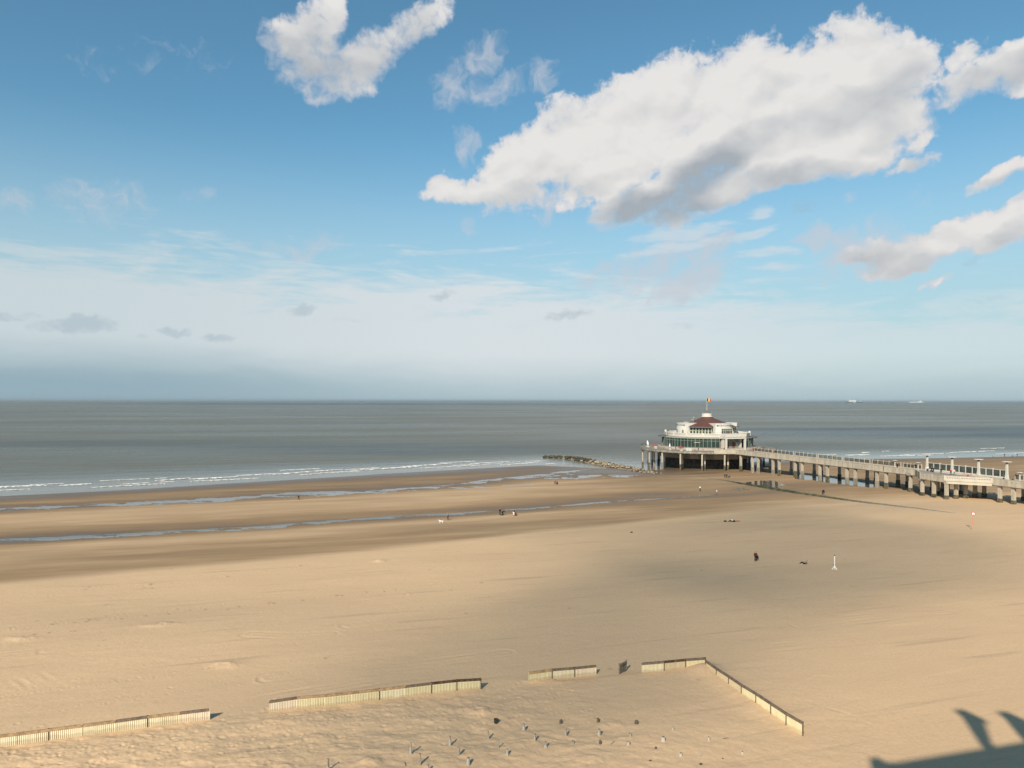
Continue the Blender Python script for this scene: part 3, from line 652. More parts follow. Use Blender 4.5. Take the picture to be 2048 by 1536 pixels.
# broken crests where the waves run in
foam_m, nt_, bs_ = new_mat('sea foam')
g_ = nt_.new('ShaderNodeNewGeometry').outputs['Position']
nt_.put(bs_.inputs['Base Color'], nt_.mix(nt_.ramp(nt_.noise(g_, 1.3, 5, .7), .35, .6), (.55, .54, .50), (.82, .81, .78))); bs_.inputs['Roughness'].default_value = .7
def breaker(x0, y0, x1, y1, w, seed):
    rnd = random.Random(seed); mb = MB(); n = max(10, int((x1 - x0) / 2.2)); vs = []
    nz = [rnd.random() for _ in range(n + 1)]
    nz = [(nz[max(i - 1, 0)] + 2 * nz[i] + nz[min(i + 1, n)]) / 4 for i in range(n + 1)]
    for i in range(n + 1):
        t = i / n; x = x0 + (x1 - x0) * t; y = y0 + (y1 - y0) * t + (nz[i] - .5) * .9
        p = at_z(x, y, SEA_Z); q = math.sin(math.pi * min(1, max(0, t))) ** .4 * max(.04, -.45 + 2.6 * nz[i]) * w
        d = Vector((-.35, .94, 0))
        for k, (o, z) in enumerate(((-1.0, .02), (-.45, .22), (.1, .34), (.5, .20), (.9, -.12))): vs.append(p + d * o * q * 1.9 + Vector((0, 0, z * min(1.2, .3 + q * .5) + .06)))
    fs = [(i * 5 + k, (i + 1) * 5 + k, (i + 1) * 5 + k + 1, i * 5 + k + 1) for i in range(n) for k in range(4)]
    mb.add(vs, fs, 0, True)
    o = mb.build('breaking_wave', foam_m); tag(o, 'low white crest of a wave breaking on the sand', kind='structure')
for i, a in enumerate([(-60, 976.5, 97, 970.5, .9), (118, 971.5, 186, 967.3, .7), (310, 962, 352, 958.5, .8), (340, 959.5, 382, 956.2, .75), (310, 957.5, 336, 956, .5), (378, 958.8, 478, 953.6, .9), (318, 965, 350, 963, .35),
                       (545, 949.5, 612, 944, .7), (600, 944.5, 686, 939.2, .75), (600, 950, 640, 947.3, .4), (700, 941.5, 800, 935, .7), (760, 938.3, 838, 933, .6), (800, 934, 904, 926.8, .85), (905, 932, 960, 928, .5),
                       (962, 929.5, 1010, 926, .6), (1012, 926.5, 1040, 923.5, .7), (1036, 928, 1075, 924.5, .7), (1050, 923, 1094, 922, .5), (1090, 928.2, 1112, 927.6, .5),
                       (1722, 905.5, 1740, 904.6, .8), (1764, 903, 1780, 902.2, .6), (1690, 910.5, 1740, 909, .6), (1760, 912.5, 1850, 910.5, .55), (1800, 909.5, 1900, 906.8, .6), (1900, 905, 1990, 901.5, .55), (1640, 909.5, 1675, 908.8, .4), (1960, 897.5, 2010, 896, .5), (1990, 908.2, 2070, 904.8, .5),
                       (-40, 983, 60, 978.5, .4), (180, 975.5, 330, 967.5, .35), (380, 963, 520, 956.5, .4), (470, 951.5, 560, 947, .45), (640, 946, 720, 942.5, .4), (690, 939.8, 760, 935.6, .5), (840, 936.5, 960, 930.6, .4), (880, 926, 950, 922.5, .35), (940, 927.2, 1020, 923.4, .5), (1000, 930.2, 1060, 926.4, .5), (200, 962, 300, 957.5, .25), (560, 941, 640, 937, .25), (60, 970, 130, 967, .3), (240, 969.2, 300, 965.8, .45)]):
    breaker(*a, 300 + i)
# ------------------------------------------------------------------ pier and pavilion materials
conc = mat('pale concrete', (.41, .365, .295), .85, .16, .8, bump=.01, streak=True)
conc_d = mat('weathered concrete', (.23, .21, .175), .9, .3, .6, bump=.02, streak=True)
conc_w = mat('limewashed concrete', (.54, .51, .45), .8, .08, .6, streak=True)
conc_p = mat('cream painted concrete', (.47, .43, .36), .8, .06, .6, streak=True)
algae = mat('weedy concrete', (.055, .06, .035), .9, .5, 1.6, bump=.03, col2=(.17, .15, .10))
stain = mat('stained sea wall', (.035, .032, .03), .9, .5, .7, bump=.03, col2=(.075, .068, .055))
deckm = mat('grey deck paving', (.26, .245, .225), .9, .12, .5)
white = mat('white render', (.60, .58, .535), .7, .05, .7)
white2 = mat('soft white paint', (.54, .515, .465), .75, .06, .9)
dark = mat('dark painted metal', (.03, .033, .036), .5, .2, 3)
greym = mat('grey painted steel', (.20, .20, .19), .6, .15, 2)
slate = mat('grey roof edge', (.13, .13, .125), .7, .15, 1)
copper = None
def roof_mat():
    m, nt, bs = new_mat('rust-red roof')
    tc = nt.new('ShaderNodeTexCoord').outputs['Object']
    sp = nt.new('ShaderNodeSeparateXYZ'); nt.put(sp.inputs[0], tc)
    a = nt.math('ARCTAN2', sp.outputs[1], sp.outputs[0])
    seam = nt.math('ABSOLUTE', nt.math('SINE', nt.math('MULTIPLY', a, 24)))
    n = nt.noise(tc, 1.2, 6, .65)
    c = nt.mix(nt.ramp(n, .3, .7), (.080, .031, .021), (.14, .060, .041))
    nt.put(bs.inputs['Base Color'], nt.mix(nt.ramp(seam, .16, .02), c, (.07, .025, .018)))
    bs.inputs['Roughness'].default_value = .55
    return m
roofm = roof_mat()
def glass_mat(name, col, rough=.06):
    m, nt, bs = new_mat(name)
    tc = nt.new('ShaderNodeTexCoord').outputs['Object']
    n = nt.noise(nt.mapping(tc, scale=(.5, .5, .25)), 1.1, 3, .5)
    nt.put(bs.inputs['Base Color'], nt.mix(nt.ramp(n, .35, .65), col, tuple(c * 2.1 for c in col)))
    bs.inputs['Roughness'].default_value = rough; bs.inputs['Specular IOR Level'].default_value = .42
    return m
glass = glass_mat('green tinted glass', (.016, .028, .024))
glass_d = glass_mat('dark window glass', (.012, .015, .016))

E = Vector((.2950, -.9555, 0)); N = Vector((.9555, .2950, 0)); PC = Vector((96.1, 355.0, 0))   # along the pier to the shore, across it, pavilion centre
PRZ = math.atan2(E.y, E.x)                               # the pier frame: local x along the pier, local y across
def pw(s, w, z=0): return PC + E * s + N * w + Vector((0, 0, z))
def pl(s, w): return (s, w)                              # local y = +w  (N is 90 deg left of E)
DZ0, DZ1 = 4.45, 5.15                                    # underside and top of the deck
NEAR, FAR = -5.3, 5.3
pier = thing('pier', 'long pale concrete pier on paired columns running from the shore to the round pavilion', 'pier', tuple(PC), PRZ)
END = 305
# deck
mb = MB(); outline = [(24, NEAR), (129, NEAR), (136.9, -11.7), (146.5, -13), (155.5, NEAR), (END, NEAR), (END, FAR), (24, FAR)]
mb.prism(outline, DZ0 + .12, DZ1)
mb.build('deck', deckm, pier)
mb = MB()                                                # edge beams and cross beams under the deck
for w in (NEAR + .35, FAR - .35): mb.box(((30 + END) / 2, w, DZ0 - .05), (END - 30, .5, .5))
mb.build('edge_beam', conc, pier)
# bents
bents = []
k = 43.0
while k < 128: bents += [k, k + 4.0]; k += 13.87
bents += [157, 161]; k = 170.9
while k < END - 5: bents += [k, k + 4.0]; k += 13.87
cols = [(s, w) for s in bents for w in (NEAR + .8, FAR - .8)]
cols += [(34.5, NEAR + .8), (34.5, FAR - .8)]
cols += [(131.5, 4.5), (136.9, -11.0), (141.7, -11.7), (146.6, -12.3), (136.9, -5), (136.9, -1), (136.9, 4.5), (141.7, 4.5), (146.6, -8.7), (146.6, -5), (146.6, -1.4), (146.6, 2.2)]
for s, w in cols:
    p = pw(s, w); zb = zat(p.x, p.y) - .6
    c = MB().box((s, w, (zb + DZ0) / 2), (.82, .82, DZ0 - zb)).box((s, w, DZ0 - .25), (1.05, 1.05, .5)).build('column', conc, pier)
    hb = zb + .6 + (2.6 if s < 75 else 2.2 if s < 125 else 1.2) * random.uniform(.85, 1.1)
    MB().box((s, w, (zb + hb) / 2), (1.02, 1.02, hb - zb), taper=.96).build('weedy_foot', conc_d if s < 125 and random.random() < .55 else algae, c)
for s in bents + [136.9, 146.6]:
    lo, hi = (NEAR + .3, FAR - .3) if s not in (136.9, 146.6) else (-12.2, FAR - .3)
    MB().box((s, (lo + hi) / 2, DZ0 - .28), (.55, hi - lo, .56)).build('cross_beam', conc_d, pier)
# near parapet: solid wall with short drain slots
def wall_run(a, b, z0, z1, slots, th=.28, m=conc, slot_z=.62, sw=.55, sh=.16, name='parapet'):
    """wall from a to b (pier frame) pierced by a row of slots; slots = list of positions 0..1"""
    A, B = Vector((*a, 0)), Vector((*b, 0)); L = (B - A).length; d = (B - A) / L; rz = math.atan2(d.y, d.x)
    mb = MB(); mid = lambda t0, t1: A + d * ((t0 + t1) / 2)
    zc = z0 + (z1 - z0) * slot_z
    def bx(t0, t1, za, zb, t=th): p = mid(t0, t1); mb.box((p.x, p.y, (za + zb) / 2), (t1 - t0, t, zb - za), rz)
    bx(0, L, z0, zc - sh / 2); bx(0, L, zc + sh / 2, z1)
    e = 0.0
    for s in sorted(slots):
        c = s * L
        if c - sw / 2 > e: bx(e, c - sw / 2, zc - sh / 2, zc + sh / 2)
        e = c + sw / 2
    if e < L: bx(e, L, zc - sh / 2, zc + sh / 2)
    p = A + d * (L / 2)
    mb.box((p.x, p.y, z1 + .05), (L, th + .14, .10), rz)
    mb.box((p.x, p.y, z0 - .07), (L, th + .2, .14), rz)
    n = max(1, round(L / 4.6))
    for i in range(n + 1):
        q = A + d * (L * i / n); mb.box((q.x, q.y, (z0 + z1) / 2 + .06), (.42, th + .18, z1 - z0 + .14), rz)
    return mb.build(name, m, pier)
PT = 6.28
segs = []
k = 33.0
while k < 126: segs.append((k, min(k + 13.87, 129))); k += 13.87
for s0, s1 in segs: wall_run((s0, NEAR), (s1 - .02, NEAR), DZ0 + .1, PT, [.38, .5, .62])
wall_run((129.1, NEAR - .05), (136.8, -11.6), DZ0 + .1, PT, [])
wall_run((137, -11.72), (146.3, -12.98), DZ0 + .1, PT, [.14, .28, .42, .62, .78, .9])
wall_run((146.6, -13), (155.4, NEAR - .08), DZ0 + .55, PT + .02, [.06 + .052 * i for i in range(18)], m=conc_p, sw=.40, sh=.24)
mb = MB(); A, B = Vector((146.6, -12.6, 0)), Vector((155.2, -5.3, 0)); d = B - A
mb.box((*((A + B) / 2).xy, DZ0 + .05), (d.length, .6, .9), math.atan2(d.y, d.x)); mb.build('plaza_beam', conc_p, pier)
k = 155.6
while k < END - 2: wall_run((k, NEAR), (min(k + 13.87, END) - .02, NEAR), DZ0 + .1, PT, [.3, .4, .5, .6]); k += 13.87
# the same wall, flaring along the round terrace at the seaward end
RT = 32.5
a0 = math.atan2(NEAR, math.sqrt(RT ** 2 - NEAR ** 2))
mb = MB()
mb.ring(RT - .35, RT + .06, DZ0 + .05, PT, 14, (0, 0), a0 - .30, a0, 0); mb.ring(RT - .42, RT + .13, PT + .001, PT + .1, 14, (0, 0), a0 - .30, a0, 0); mb.build('parapet', conc, pier)
# far railing: concrete posts and rails with dark grilles
def railing(s0, s1, w, h=1.75, n=5, gap=1.3, base=.5):
    mb = MB(); L = (s1 - s0 - gap); st = L / n
    mb.box((s0 + (s1 - s0) / 2, w, DZ1 + base / 2), (s1 - s0, .22, base))
    mb.box((s0 + L / 2, w, DZ1 + h - .07), (L, .2, .14))
    for i in range(n + 1): mb.box((s0 + st * i, w, DZ1 + (h + .32) / 2), (.24 if i in (0, n) else .2, .26, h + .32))
    f = mb.build('railing', conc, pier)
    for i in range(n):
        g = MB(); x0, x1 = s0 + st * i + .2, s0 + st * (i + 1) - .2; za, zb = DZ1 + base + .06, DZ1 + h - .2
        for z in (za, zb): g.box(((x0 + x1) / 2, w, z), (x1 - x0, .1, .18))
        for x in [x0 + .05, x1 - .05]: g.box((x, w, (za + zb) / 2), (.18, .09, zb - za))
        for q in range(1, 4): g.box((x0 + (x1 - x0) * q / 4, w, (za + zb) / 2), (.11, .07, zb - za))
        for q in range(1, 3): g.box(((x0 + x1) / 2, w, za + (zb - za) * q / 3), (x1 - x0, .065, .10))
        g.build('grille', dark, f)
k = 31.0
while k < 118: railing(k, min(k + 13.87, 122.8), FAR - .2); k += 13.87
k = 154.0
while k < END - 10: railing(k, k + 13.87, FAR - .2); k += 13.87
# tall glazed wind screens along the back of the plaza
LAMPS = [124, 133.4, 142.6, 151.7]
scr_glass = glass_mat('sea-grey screen glass', (.055, .065, .06), .1)
for a, b in zip(LAMPS[:-1], LAMPS[1:]):
    f = MB(); st = (b - a) / 4; w = FAR - .25; H0, H1 = DZ1 + .75, DZ1 + 2.65
    f.box(((a + b) / 2, w, DZ1 + .375), (b - a, .5, .75)); f.box(((a + b) / 2, w, H1 + .08), (b - a, .26, .16)); f.box(((a + b) / 2, w - .5, DZ1 + .42), (b - a, .5, .1)); f.box(((a + b) / 2, w - .62, DZ1 + .2), (b - a, .12, .4))
    for i in range(5): f.box((a + st * i, w, DZ1 + (2.75 if i != 2 else 3.05) / 2), (.24, .3, 2.75 if i != 2 else 3.05))
    fo = f.build('windscreen', conc_w, pier)
    for i in range(4):
        g = MB(); x0, x1 = a + st * i + .16, a + st * (i + 1) - .16
        for z in (H0 + .06, H1 - .06): g.box(((x0 + x1) / 2, w, z), (x1 - x0, .1, .13))
        for x in (x0 + .06, x1 - .06): g.box((x, w, (H0 + H1) / 2), (.13, .09, H1 - H0 - .1))
        for q in range(1, 4): g.box((x0 + (x1 - x0) * q / 4, w, (H0 + H1) / 2), (.06, .07, H1 - H0 - .1))
        for q in range(1, 4): g.box(((x0 + x1) / 2, w, H0 + (H1 - H0) * q / 4), (x1 - x0, .065, .06))
        go = g.build('screen_frame', dark, fo)
        p = MB(); p.box(((x0 + x1) / 2, w + .002, (H0 + H1) / 2), (x1 - x0 - .2, .03, H1 - H0 - .2)); p.build('pane', scr_glass, fo)
# steps and rail where the plaza begins
mb = MB()
for i in range(4): mb.box((126 + .9 * i, NEAR - .4 - .7 * i, DZ1 - .2 - .06 * i), (.8, 2.4, .3), .7)
mb.build('plaza_step', deckm, pier)

# ------------------------------------------------------------------ pier lamps
def pier_lamp(s, w, h, lab, big=True, z=DZ1):
    p = pw(s, w, z); t = thing('pier_lamp', lab, 'lamp post', tuple(p), PRZ, 'lamps along the pier')
    if big:
        MB().box((0, 0, h * .14), (.95, .75, h * .28), taper=.8).box((0, 0, h * .28 + h * .34), (.66, .55, h * .68), taper=.72).build('post', conc_w, t)
        MB().lathe([(.22, h * .955), (.42, h * .975), (.30, h * 1.0), (.12, h * 1.02)], 16).build('neck', dark, t)
        MB().lathe([(.0, h * 1.035), (1.28, h * 1.045), (1.36, h * 1.06), (1.2, h * 1.075), (.0, h * 1.085)], 28).build('lamp_disc', white2, t)
    else:
        MB().box((0, 0, h / 2), (.3, .3, h), taper=.75).build('post', conc_w, t)
        MB().lathe([(.0, h * 1.0), (.95, h * 1.01), (1.0, h * 1.03), (.0, h * 1.06)], 24).build('lamp_disc', white2, t)
lamp_labels = ['white T-shaped lamp at the seaward end of the glazed windscreens', 'white T-shaped lamp one windscreen bay in from the seaward end', 'white T-shaped lamp in front of the orange bench, third along the windscreens', 'white T-shaped lamp at the shoreward end of the windscreens']
for s, lb in zip(LAMPS, lamp_labels): pier_lamp(s, FAR - .55, 5.0, lb)
for (px, py), lb in zip(((1790, 921), (1836.5, 925.6), (2040, 945.3)), ('small lamp disc above the railing, farther from the plaza', 'small lamp disc above the railing just before the plaza', 'small lamp disc on the pier shoreward of the windscreens')):
    X = (px - 1024) / F                                   # where that sight line crosses the far railing
    o = PC + N * (FAR - .5); s = (X * o.y - o.x) / (E.x - X * E.y); p = o + E * s
    z = CH - (py - hor(px)) * p.y / F
    pier_lamp(s, FAR - .5, z - DZ1, lb, False)

# ------------------------------------------------------------------ pavilion
pav = thing('pavilion', 'round white pavilion with a rust-red conical roof at the end of the pier', 'pavilion', tuple(PC), PRZ)
mb = MB(); mb.lathe([(0, DZ1 + .05), (RT, DZ1 + .05)], 96, smooth=False); mb.lathe([(RT, DZ1 + .05), (RT, DZ0 - .1), (RT - .5, DZ0 - .1), (RT - .5, DZ0 + .2), (0, DZ0 + .2)], 96, smooth=False)
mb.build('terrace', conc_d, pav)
mb = MB()
for i in range(72):
    t = 2 * math.pi * i / 72; mb.box(((RT - 1.2) * math.cos(t), (RT - 1.2) * math.sin(t), DZ0 - .18), (2.2, .35, .4), t)
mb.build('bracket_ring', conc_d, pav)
mb = MB(); mb.lathe([(23.5, DZ0 + .2), (23.5, 1.4), (22.9, 1.1), (21, 1.1)], 72); mb.build('ring_beam', mat('streaked ring concrete', (.30, .27, .22), .9, .45, .35, bump=.02, streak=True), pav)
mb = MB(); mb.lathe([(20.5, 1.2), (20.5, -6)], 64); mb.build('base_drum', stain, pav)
for ring_r, n, th, ph in ((RT - 1.0, 20, .40, .05), (26.6, 16, .42, .03)):
    for i in range(n):
        t = 2 * math.pi * (i + ph * n) / n
        if ring_r > 30 and abs(((t + math.pi) % (2 * math.pi)) - math.pi) < .17: continue
        x, y = ring_r * math.cos(t), ring_r * math.sin(t); p = PC + E * x + N * y
        zb = max(-6.5, zat(p.x, p.y)) - .6
        c = MB().tube([(x, y, zb), (x, y, DZ0 + .1)], th, 10).build('column', conc, pav)
        hb = zb + .6 + 2.8 * random.uniform(.8, 1.2)
        MB().tube([(x, y, zb), (x, y, hb)], th * 1.18, 10).build('weedy_foot', algae if random.random() < .6 else conc_d, c)
mb = MB()                                                # terrace railing
for i in range(108):
    t = 2 * math.pi * i / 108
    if abs(((t + math.pi) % (2 * math.pi)) - math.pi) < .16: continue
    mb.box(((RT - .15) * math.cos(t), (RT - .15) * math.sin(t), DZ1 + .6), (.07, .07, 1.1))
for z in (.45, .8, 1.15): mb.ring(RT - .18, RT - .12, DZ1 + z - .03, DZ1 + z + .03, 90, (0, 0), .17, 2 * math.pi - .17)
mb.build('terrace_railing', greym, pav)
Z0, Z1 = 6.35, 10.75
mb = MB(); mb.lathe([(23.6, DZ1 + .05), (23.6, Z0 - .1), (21.3, Z0)], 80); mb.build('plinth', mat('pinkish plinth', (.36, .30, .26), .85, .15, .6), pav)
mb = MB(); mb.lathe([(0, Z0 + .02), (23, Z0 + .02)], 60, smooth=False); mb.build('floor', deckm, pav)
RG = 21.6
gw = MB(); gw.lathe([(RG, Z0), (RG, Z1)], 88, a0=.42, a1=2 * math.pi - .30, smooth=False)
win = gw.build('glass_wall', glass, pav)
mb = MB()
nm = 66
for i in range(nm + 1):
    t = .42 + (2 * math.pi - .72) * i / nm
    mb.box(((RG + .04) * math.cos(t), (RG + .04) * math.sin(t), (Z0 + Z1) / 2), (.16, .12 if i % 2 else .2, Z1 - Z0), t)
for z in (Z0 + .12, Z0 + 3.2, Z1 - .1): mb.ring(RG - .02, RG + .1, z - .07, z + .07, 88, (0, 0), .42, 2 * math.pi - .30)
mb.build('mullion', mat('pale green frame', (.20, .245, .215), .5, .1, 2), win)
mb = MB(); mb.lathe([(19.2, Z0 + .02), (19.2, Z1)], 60); mb.build('inner_wall', mat('dim interior', (.10, .10, .085), .9, .4, .5), pav)
# roof slab of the ground floor: side wings only
for a0_, a1_ in ((R(62), R(232)), (R(-8) + 2 * math.pi - R(0), 2 * math.pi + R(62))):
    pass
mb = MB(); mb.ring(17, 23.6, Z1, Z1 + .32, 90, (0, 0), R(28), R(262)); mb.build('roof_slab', slate, pav)
mb = MB(); mb.lathe([(RG + .1, Z1), (19.4, Z1 + .1), (17, Z1 + .2)], 90); mb.lathe([(0, 11.55), (19.6, 11.55)], 90, smooth=False); mb.build('soffit', white2, pav)
# upper terrace parapet, a smooth white band
mb = MB(); mb.lathe([(19.3, Z1 + .12), (20.0, Z1 + .35), (20.25, Z1 + .7), (20.25, 12.75), (20.33, 12.8), (20.33, 12.95), (19.9, 12.95), (19.9, 11.55)], 96); 
for i in range(16):
    t = R(22.5) * i + R(8); mb.box((20.1 * math.cos(t), 20.1 * math.sin(t), 12.3), (.6, .5, 1.6), t)
for t in (R(232), R(52)): mb.box((20.0 * math.cos(t), 20.0 * math.sin(t), 12.6), (.9, 1.4, 2.2), t)
mb.build('balcony_parapet', white, pav)
mb = MB()
for i in range(80):
    t = 2 * math.pi * i / 80; mb.box((19.8 * math.cos(t), 19.8 * math.sin(t), 13.2), (.05, .05, .5))
mb.ring(19.77, 19.83, 13.42, 13.48, 90); mb.build('balcony_rail', greym, pav)
# entrance portal towards the pier
mb = MB()
mb.box((21.6, 0, Z1 + .45), (5.6, 10.6, .9)); mb.box((21.9, 0, 12.1), (5.0, 10.6, 1.5))
for w in (-5.0, 5.0): mb.box((23.9, w, (DZ1 + 12.9) / 2), (.8, .8, 12.9 - DZ1))
for w in (-4.6, 4.6): mb.box((20.4, w, (Z0 + Z1) / 2), (2.6, .4, Z1 - Z0 + .1))
mb.build('portal', white2, pav)
mb = MB(); mb.box((19.7, 0, (Z0 + Z1) / 2), (.3, 8.9, Z1 - Z0)); ent = mb.build('entrance_wall', mat('grey-green entrance', (.20, .21, .185), .7, .2, .8), pav)
for w in (-1.6, 1.7):
    d_ = MB().box((19.95, w, Z0 + 1.35), (.12, 1.3, 2.6)).build('door', mat('red-brown door', (.14, .055, .04), .5, .2, 1.5), pav)
    MB().box((20.03, w, Z0 + 1.7), (.05, .8, 1.5)).build('pane', glass_d, d_)
for w, c in ((-3.4, (.55, .55, .5)), (3.5, (.45, .44, .40))):
    MB().box((19.93, w, Z0 + 1.6), (.08, 1.1, 1.7)).build('poster', mat('poster %d' % int(w), c, .6, .35, 2.5), pav)
mb = MB()
for i in range(3): mb.box((24.6 + .8 * i, 0, DZ1 + .95 - .36 * i), (.8, 8, .36))
mb.build('entrance_step', conc, pav)
# upper storey: four white pylons, glazed fronts between them
ZU, ZE, ZT = 11.6, 15.5, 17.35
def pylon(k):
    rz = k * math.pi / 2; M = Matrix.Rotation(rz, 4, 'Z'); mb = MB(); hw = 4.3
    def bx(c, d): mb.box(c, d, M=M)
    # outer face bowed in five facets
    poly = [(7.5, -hw), (14.3, -hw), (15.0, -hw * .62), (15.3, -hw * .2), (15.3, hw * .2), (15.0, hw * .62), (14.3, hw), (7.5, hw)]
    pts = lambda q, z: [tuple((M @ Vector((x, y, z))).xy) for x, y in q]
    mb.prism(pts(poly, 0), ZU, 16.2)
    sc = lambda f: [(7.5 + (x - 7.5) * f, y * f) for x, y in poly]
    mb.prism(pts(sc(.985), 0), 16.2, 16.42); mb.prism(pts(poly, 0), 16.42, 16.62); mb.prism(pts(sc(.985), 0), 16.62, 16.8)
    mb.prism(pts(poly, 0), 16.8, ZT); mb.prism(pts(sc(1.02), 0), ZT, ZT + .16)
    o = mb.build('pylon', white, pav)
    g = MB()
    for r in (16.31, 16.71):
        for i in range(9):
            if 1: g.box((15.02 if abs(i - 4) < 3 else 14.75, -hw * .82 + hw * 1.64 * i / 8, r), (.5, .55, .13), M=M)
    g.build('vent_slot', dark, o)
    if k == 0:
        g = MB(); g.box((15.32, 1.1, ZU + 1.75), (.16, 5.8, 3.4), M=M); w_ = g.build('window', glass, pav)
        f = MB()
        for y in (-1.8, -.6, .5, 1.6, 2.8, 4.0): f.box((15.42, y, ZU + 1.75), (.12, .16, 3.5), M=M)
        for z in (ZU + .1, ZU + 2.5, ZU + 3.45): f.box((15.42, 1.1, z), (.1, 5.9, .14), M=M)
        f.build('window_frame', white2, w_)
        MB().box((15.45, 1.6, ZU + 1.2), (.08, 1.0, 2.3), M=M).build('door', mat('red-brown door', (.14, .055, .04)), pav)
    if k == 3:
        for y in (-2.4, 2.9): MB().box((15.05, y, ZU + 1.5), (.3, .5, 2.2), M=M).build('window', glass_d, pav)
for k in range(4): pylon(k)
for k in range(4):
    rz = math.pi / 4 + k * math.pi / 2; M = Matrix.Rotation(rz, 4, 'Z')
    g = MB(); g.box((12.9, 0, (ZU + ZE) / 2), (.2, 10.4, ZE - ZU), M=M); gl = g.build('upper_window', glass, pav)
    f = MB()
    for i in range(8): f.box((13.05, -5.1 + 10.2 * i / 7, (ZU + ZE) / 2), (.2, .22, ZE - ZU), M=M)
    for i in range(1, 7): f.box((13.25, -4.4 + 8.8 * (i - .5) / 6, ZU + 1.0), (.25, .45, 2.1), M=M)
    for z in (ZU + .15, ZU + 2.3, ZE - .1): f.box((13.06, 0, z), (.16, 10.4, .16), M=M)
    f.build('window_frame', mat('cream frame', (.50, .50, .40), .6, .1, 1), gl)
    e = MB(); e.box((13.1, 0, ZE + .16), (2.6, 11.0, .32), M=M); e.build('eave', slate, pav)
mb = MB(); mb.lathe([(13.5, 15.86), (12.4, 16.35), (10, 17.25), (7, 18.35), (4.2, 19.4), (2.9, 20.0), (2.45, 20.45)], 72); mb.build('roof', roofm, pav)
mb = MB(); mb.lathe([(2.5, 20.3), (2.75, 20.4), (2.75, 20.75), (2.35, 20.8), (2.35, 21.2), (2.5, 21.25), (2.5, 21.45), (2.35, 21.5), (2.35, 21.95), (2.6, 22.0), (2.6, 22.2), (0, 22.2)], 32, smooth=False); lan = mb.build('lantern', white, pav)
mb = MB(); mb.lathe([(2.2, 22.2), (2.0, 22.45), (1.15, 22.85), (.55, 23.1), (.5, 23.5), (0, 23.55)], 28); mb.build('lantern_roof', slate, lan)
mb = MB()
for (x, y, z) in ((1.5, -9.2, 19.2), (2.2, -8.8, 20.2)): mb.tube([(x, y, 16.4), (x, y, z)], .035, 6).box((x, y, z), (.35, .35, .3))
mb.build('aerial', white2, pav)
# lettering over the entrance glass: the photograph shows only a pale unreadable strip
mb = MB()
for i in range(7): mb.box((RG * math.cos(R(-47 + 1.1 * i)) * 1.006, RG * math.sin(R(-47 + 1.1 * i)) * 1.006, Z0 + 2.45), (.06, .28, .22), R(-47 + 1.1 * i))
mb.build('window_sticker', white, win)
# flag and pole
fp = thing('flagpole', 'slim white flagpole flying a black, yellow and red flag on top of the pavilion', 'flagpole', (PC.x, PC.y, 23.5))
MB().tube([(0, 0, 0), (0, 0, 6.1)], [.11, .06], 8).lathe([(0, 6.3), (.1, 6.2), (.1, 6.12), (0, 6.05)], 8).build('pole', white2, fp)
def flag_mat():
    m, nt, bs = new_mat('tricolour cloth'); tc = nt.new('ShaderNodeTexCoord').outputs['Object']
    sp = nt.new('ShaderNodeSeparateXYZ'); nt.put(sp.inputs[0], tc); x = sp.outputs[0]
    c = nt.mix(nt.math('GREATER_THAN', x, .72), (.012, .012, .012), (.72, .48, .03)); c = nt.mix(nt.math('GREATER_THAN', x, 1.38), c, (.55, .03, .03))
    nt.put(bs.inputs['Base Color'], c); bs.inputs['Roughness'].default_value = .8; return m
mb = MB(); vs = []; n = 14
for i in range(n + 1):
    for j in (0, 1):
        x = .08 + 1.9 * i / n; vs.append((x, .16 * math.sin(x * 4.2), 4.55 + 1.45 * j - .05 * x * x))
for off in (0, .015): mb.add([(x, y + off, z) for x, y, z in vs], [(2 * i, 2 * i + 2, 2 * i + 3, 2 * i + 1) for i in range(n)], 0, True)
mb.build('flag', flag_mat(), fp)
# ------------------------------------------------------------------ rock groyne
rock_a = mat('tan boulder', (.22, .18, .125), .95, .35, 1.2, bump=.05); rock_b = mat('weedy dark boulder', (.055, .05, .035), .9, .5, 1.5, bump=.05, col2=(.10, .09, .06))
rock_c = mat('grey boulder', (.27, .24, .19), .95, .3, 1.2, bump=.05)
def rock_mesh(seed, m):
    rnd = random.Random(seed); import bmesh
    bm = bmesh.new(); bmesh.ops.create_icosphere(bm, subdivisions=2, radius=1)
    cuts = [(Vector((rnd.gauss(0, 1), rnd.gauss(0, 1), rnd.gauss(0, 1))).normalized(), rnd.uniform(.55, .85)) for _ in range(7)]
    for v in bm.verts:
        for n_, d_ in cuts:
            e = v.co.dot(n_) - d_
            if e > 0: v.co -= n_ * e
        v.co *= rnd.uniform(.95, 1.05)
    me = bpy.data.meshes.new('boulder'); bm.to_mesh(me); bm.free(); me.materials.append(m); return me
rocks = {k: [rock_mesh(10 * i + s, m) for s in range(5)] for i, (k, m) in enumerate((('tan', rock_a), ('dark', rock_b), ('grey', rock_c)))}
gax = [(1088, 914.5, 2), (1130, 916.5, 4.5), (1165, 921.5, 6), (1200, 928, 7), (1240, 935.5, 7.5), (1275, 942, 7), (1300, 946.5, 6.5), (1318, 949.5, 5)]
GA = [(at_z(x, y, -3.7), w) for x, y, w in gax]
glen = [0]
for (p, _), (q, _) in zip(GA[:-1], GA[1:]): glen.append(glen[-1] + (q - p).length)
rr = random.Random(42); rlab = {'tan': 'tan boulder piled in the rock groyne left of the pavilion', 'dark': 'dark weed-covered boulder at the seaward tip of the rock groyne', 'grey': 'pale grey boulder among the tan ones in the rock groyne'}
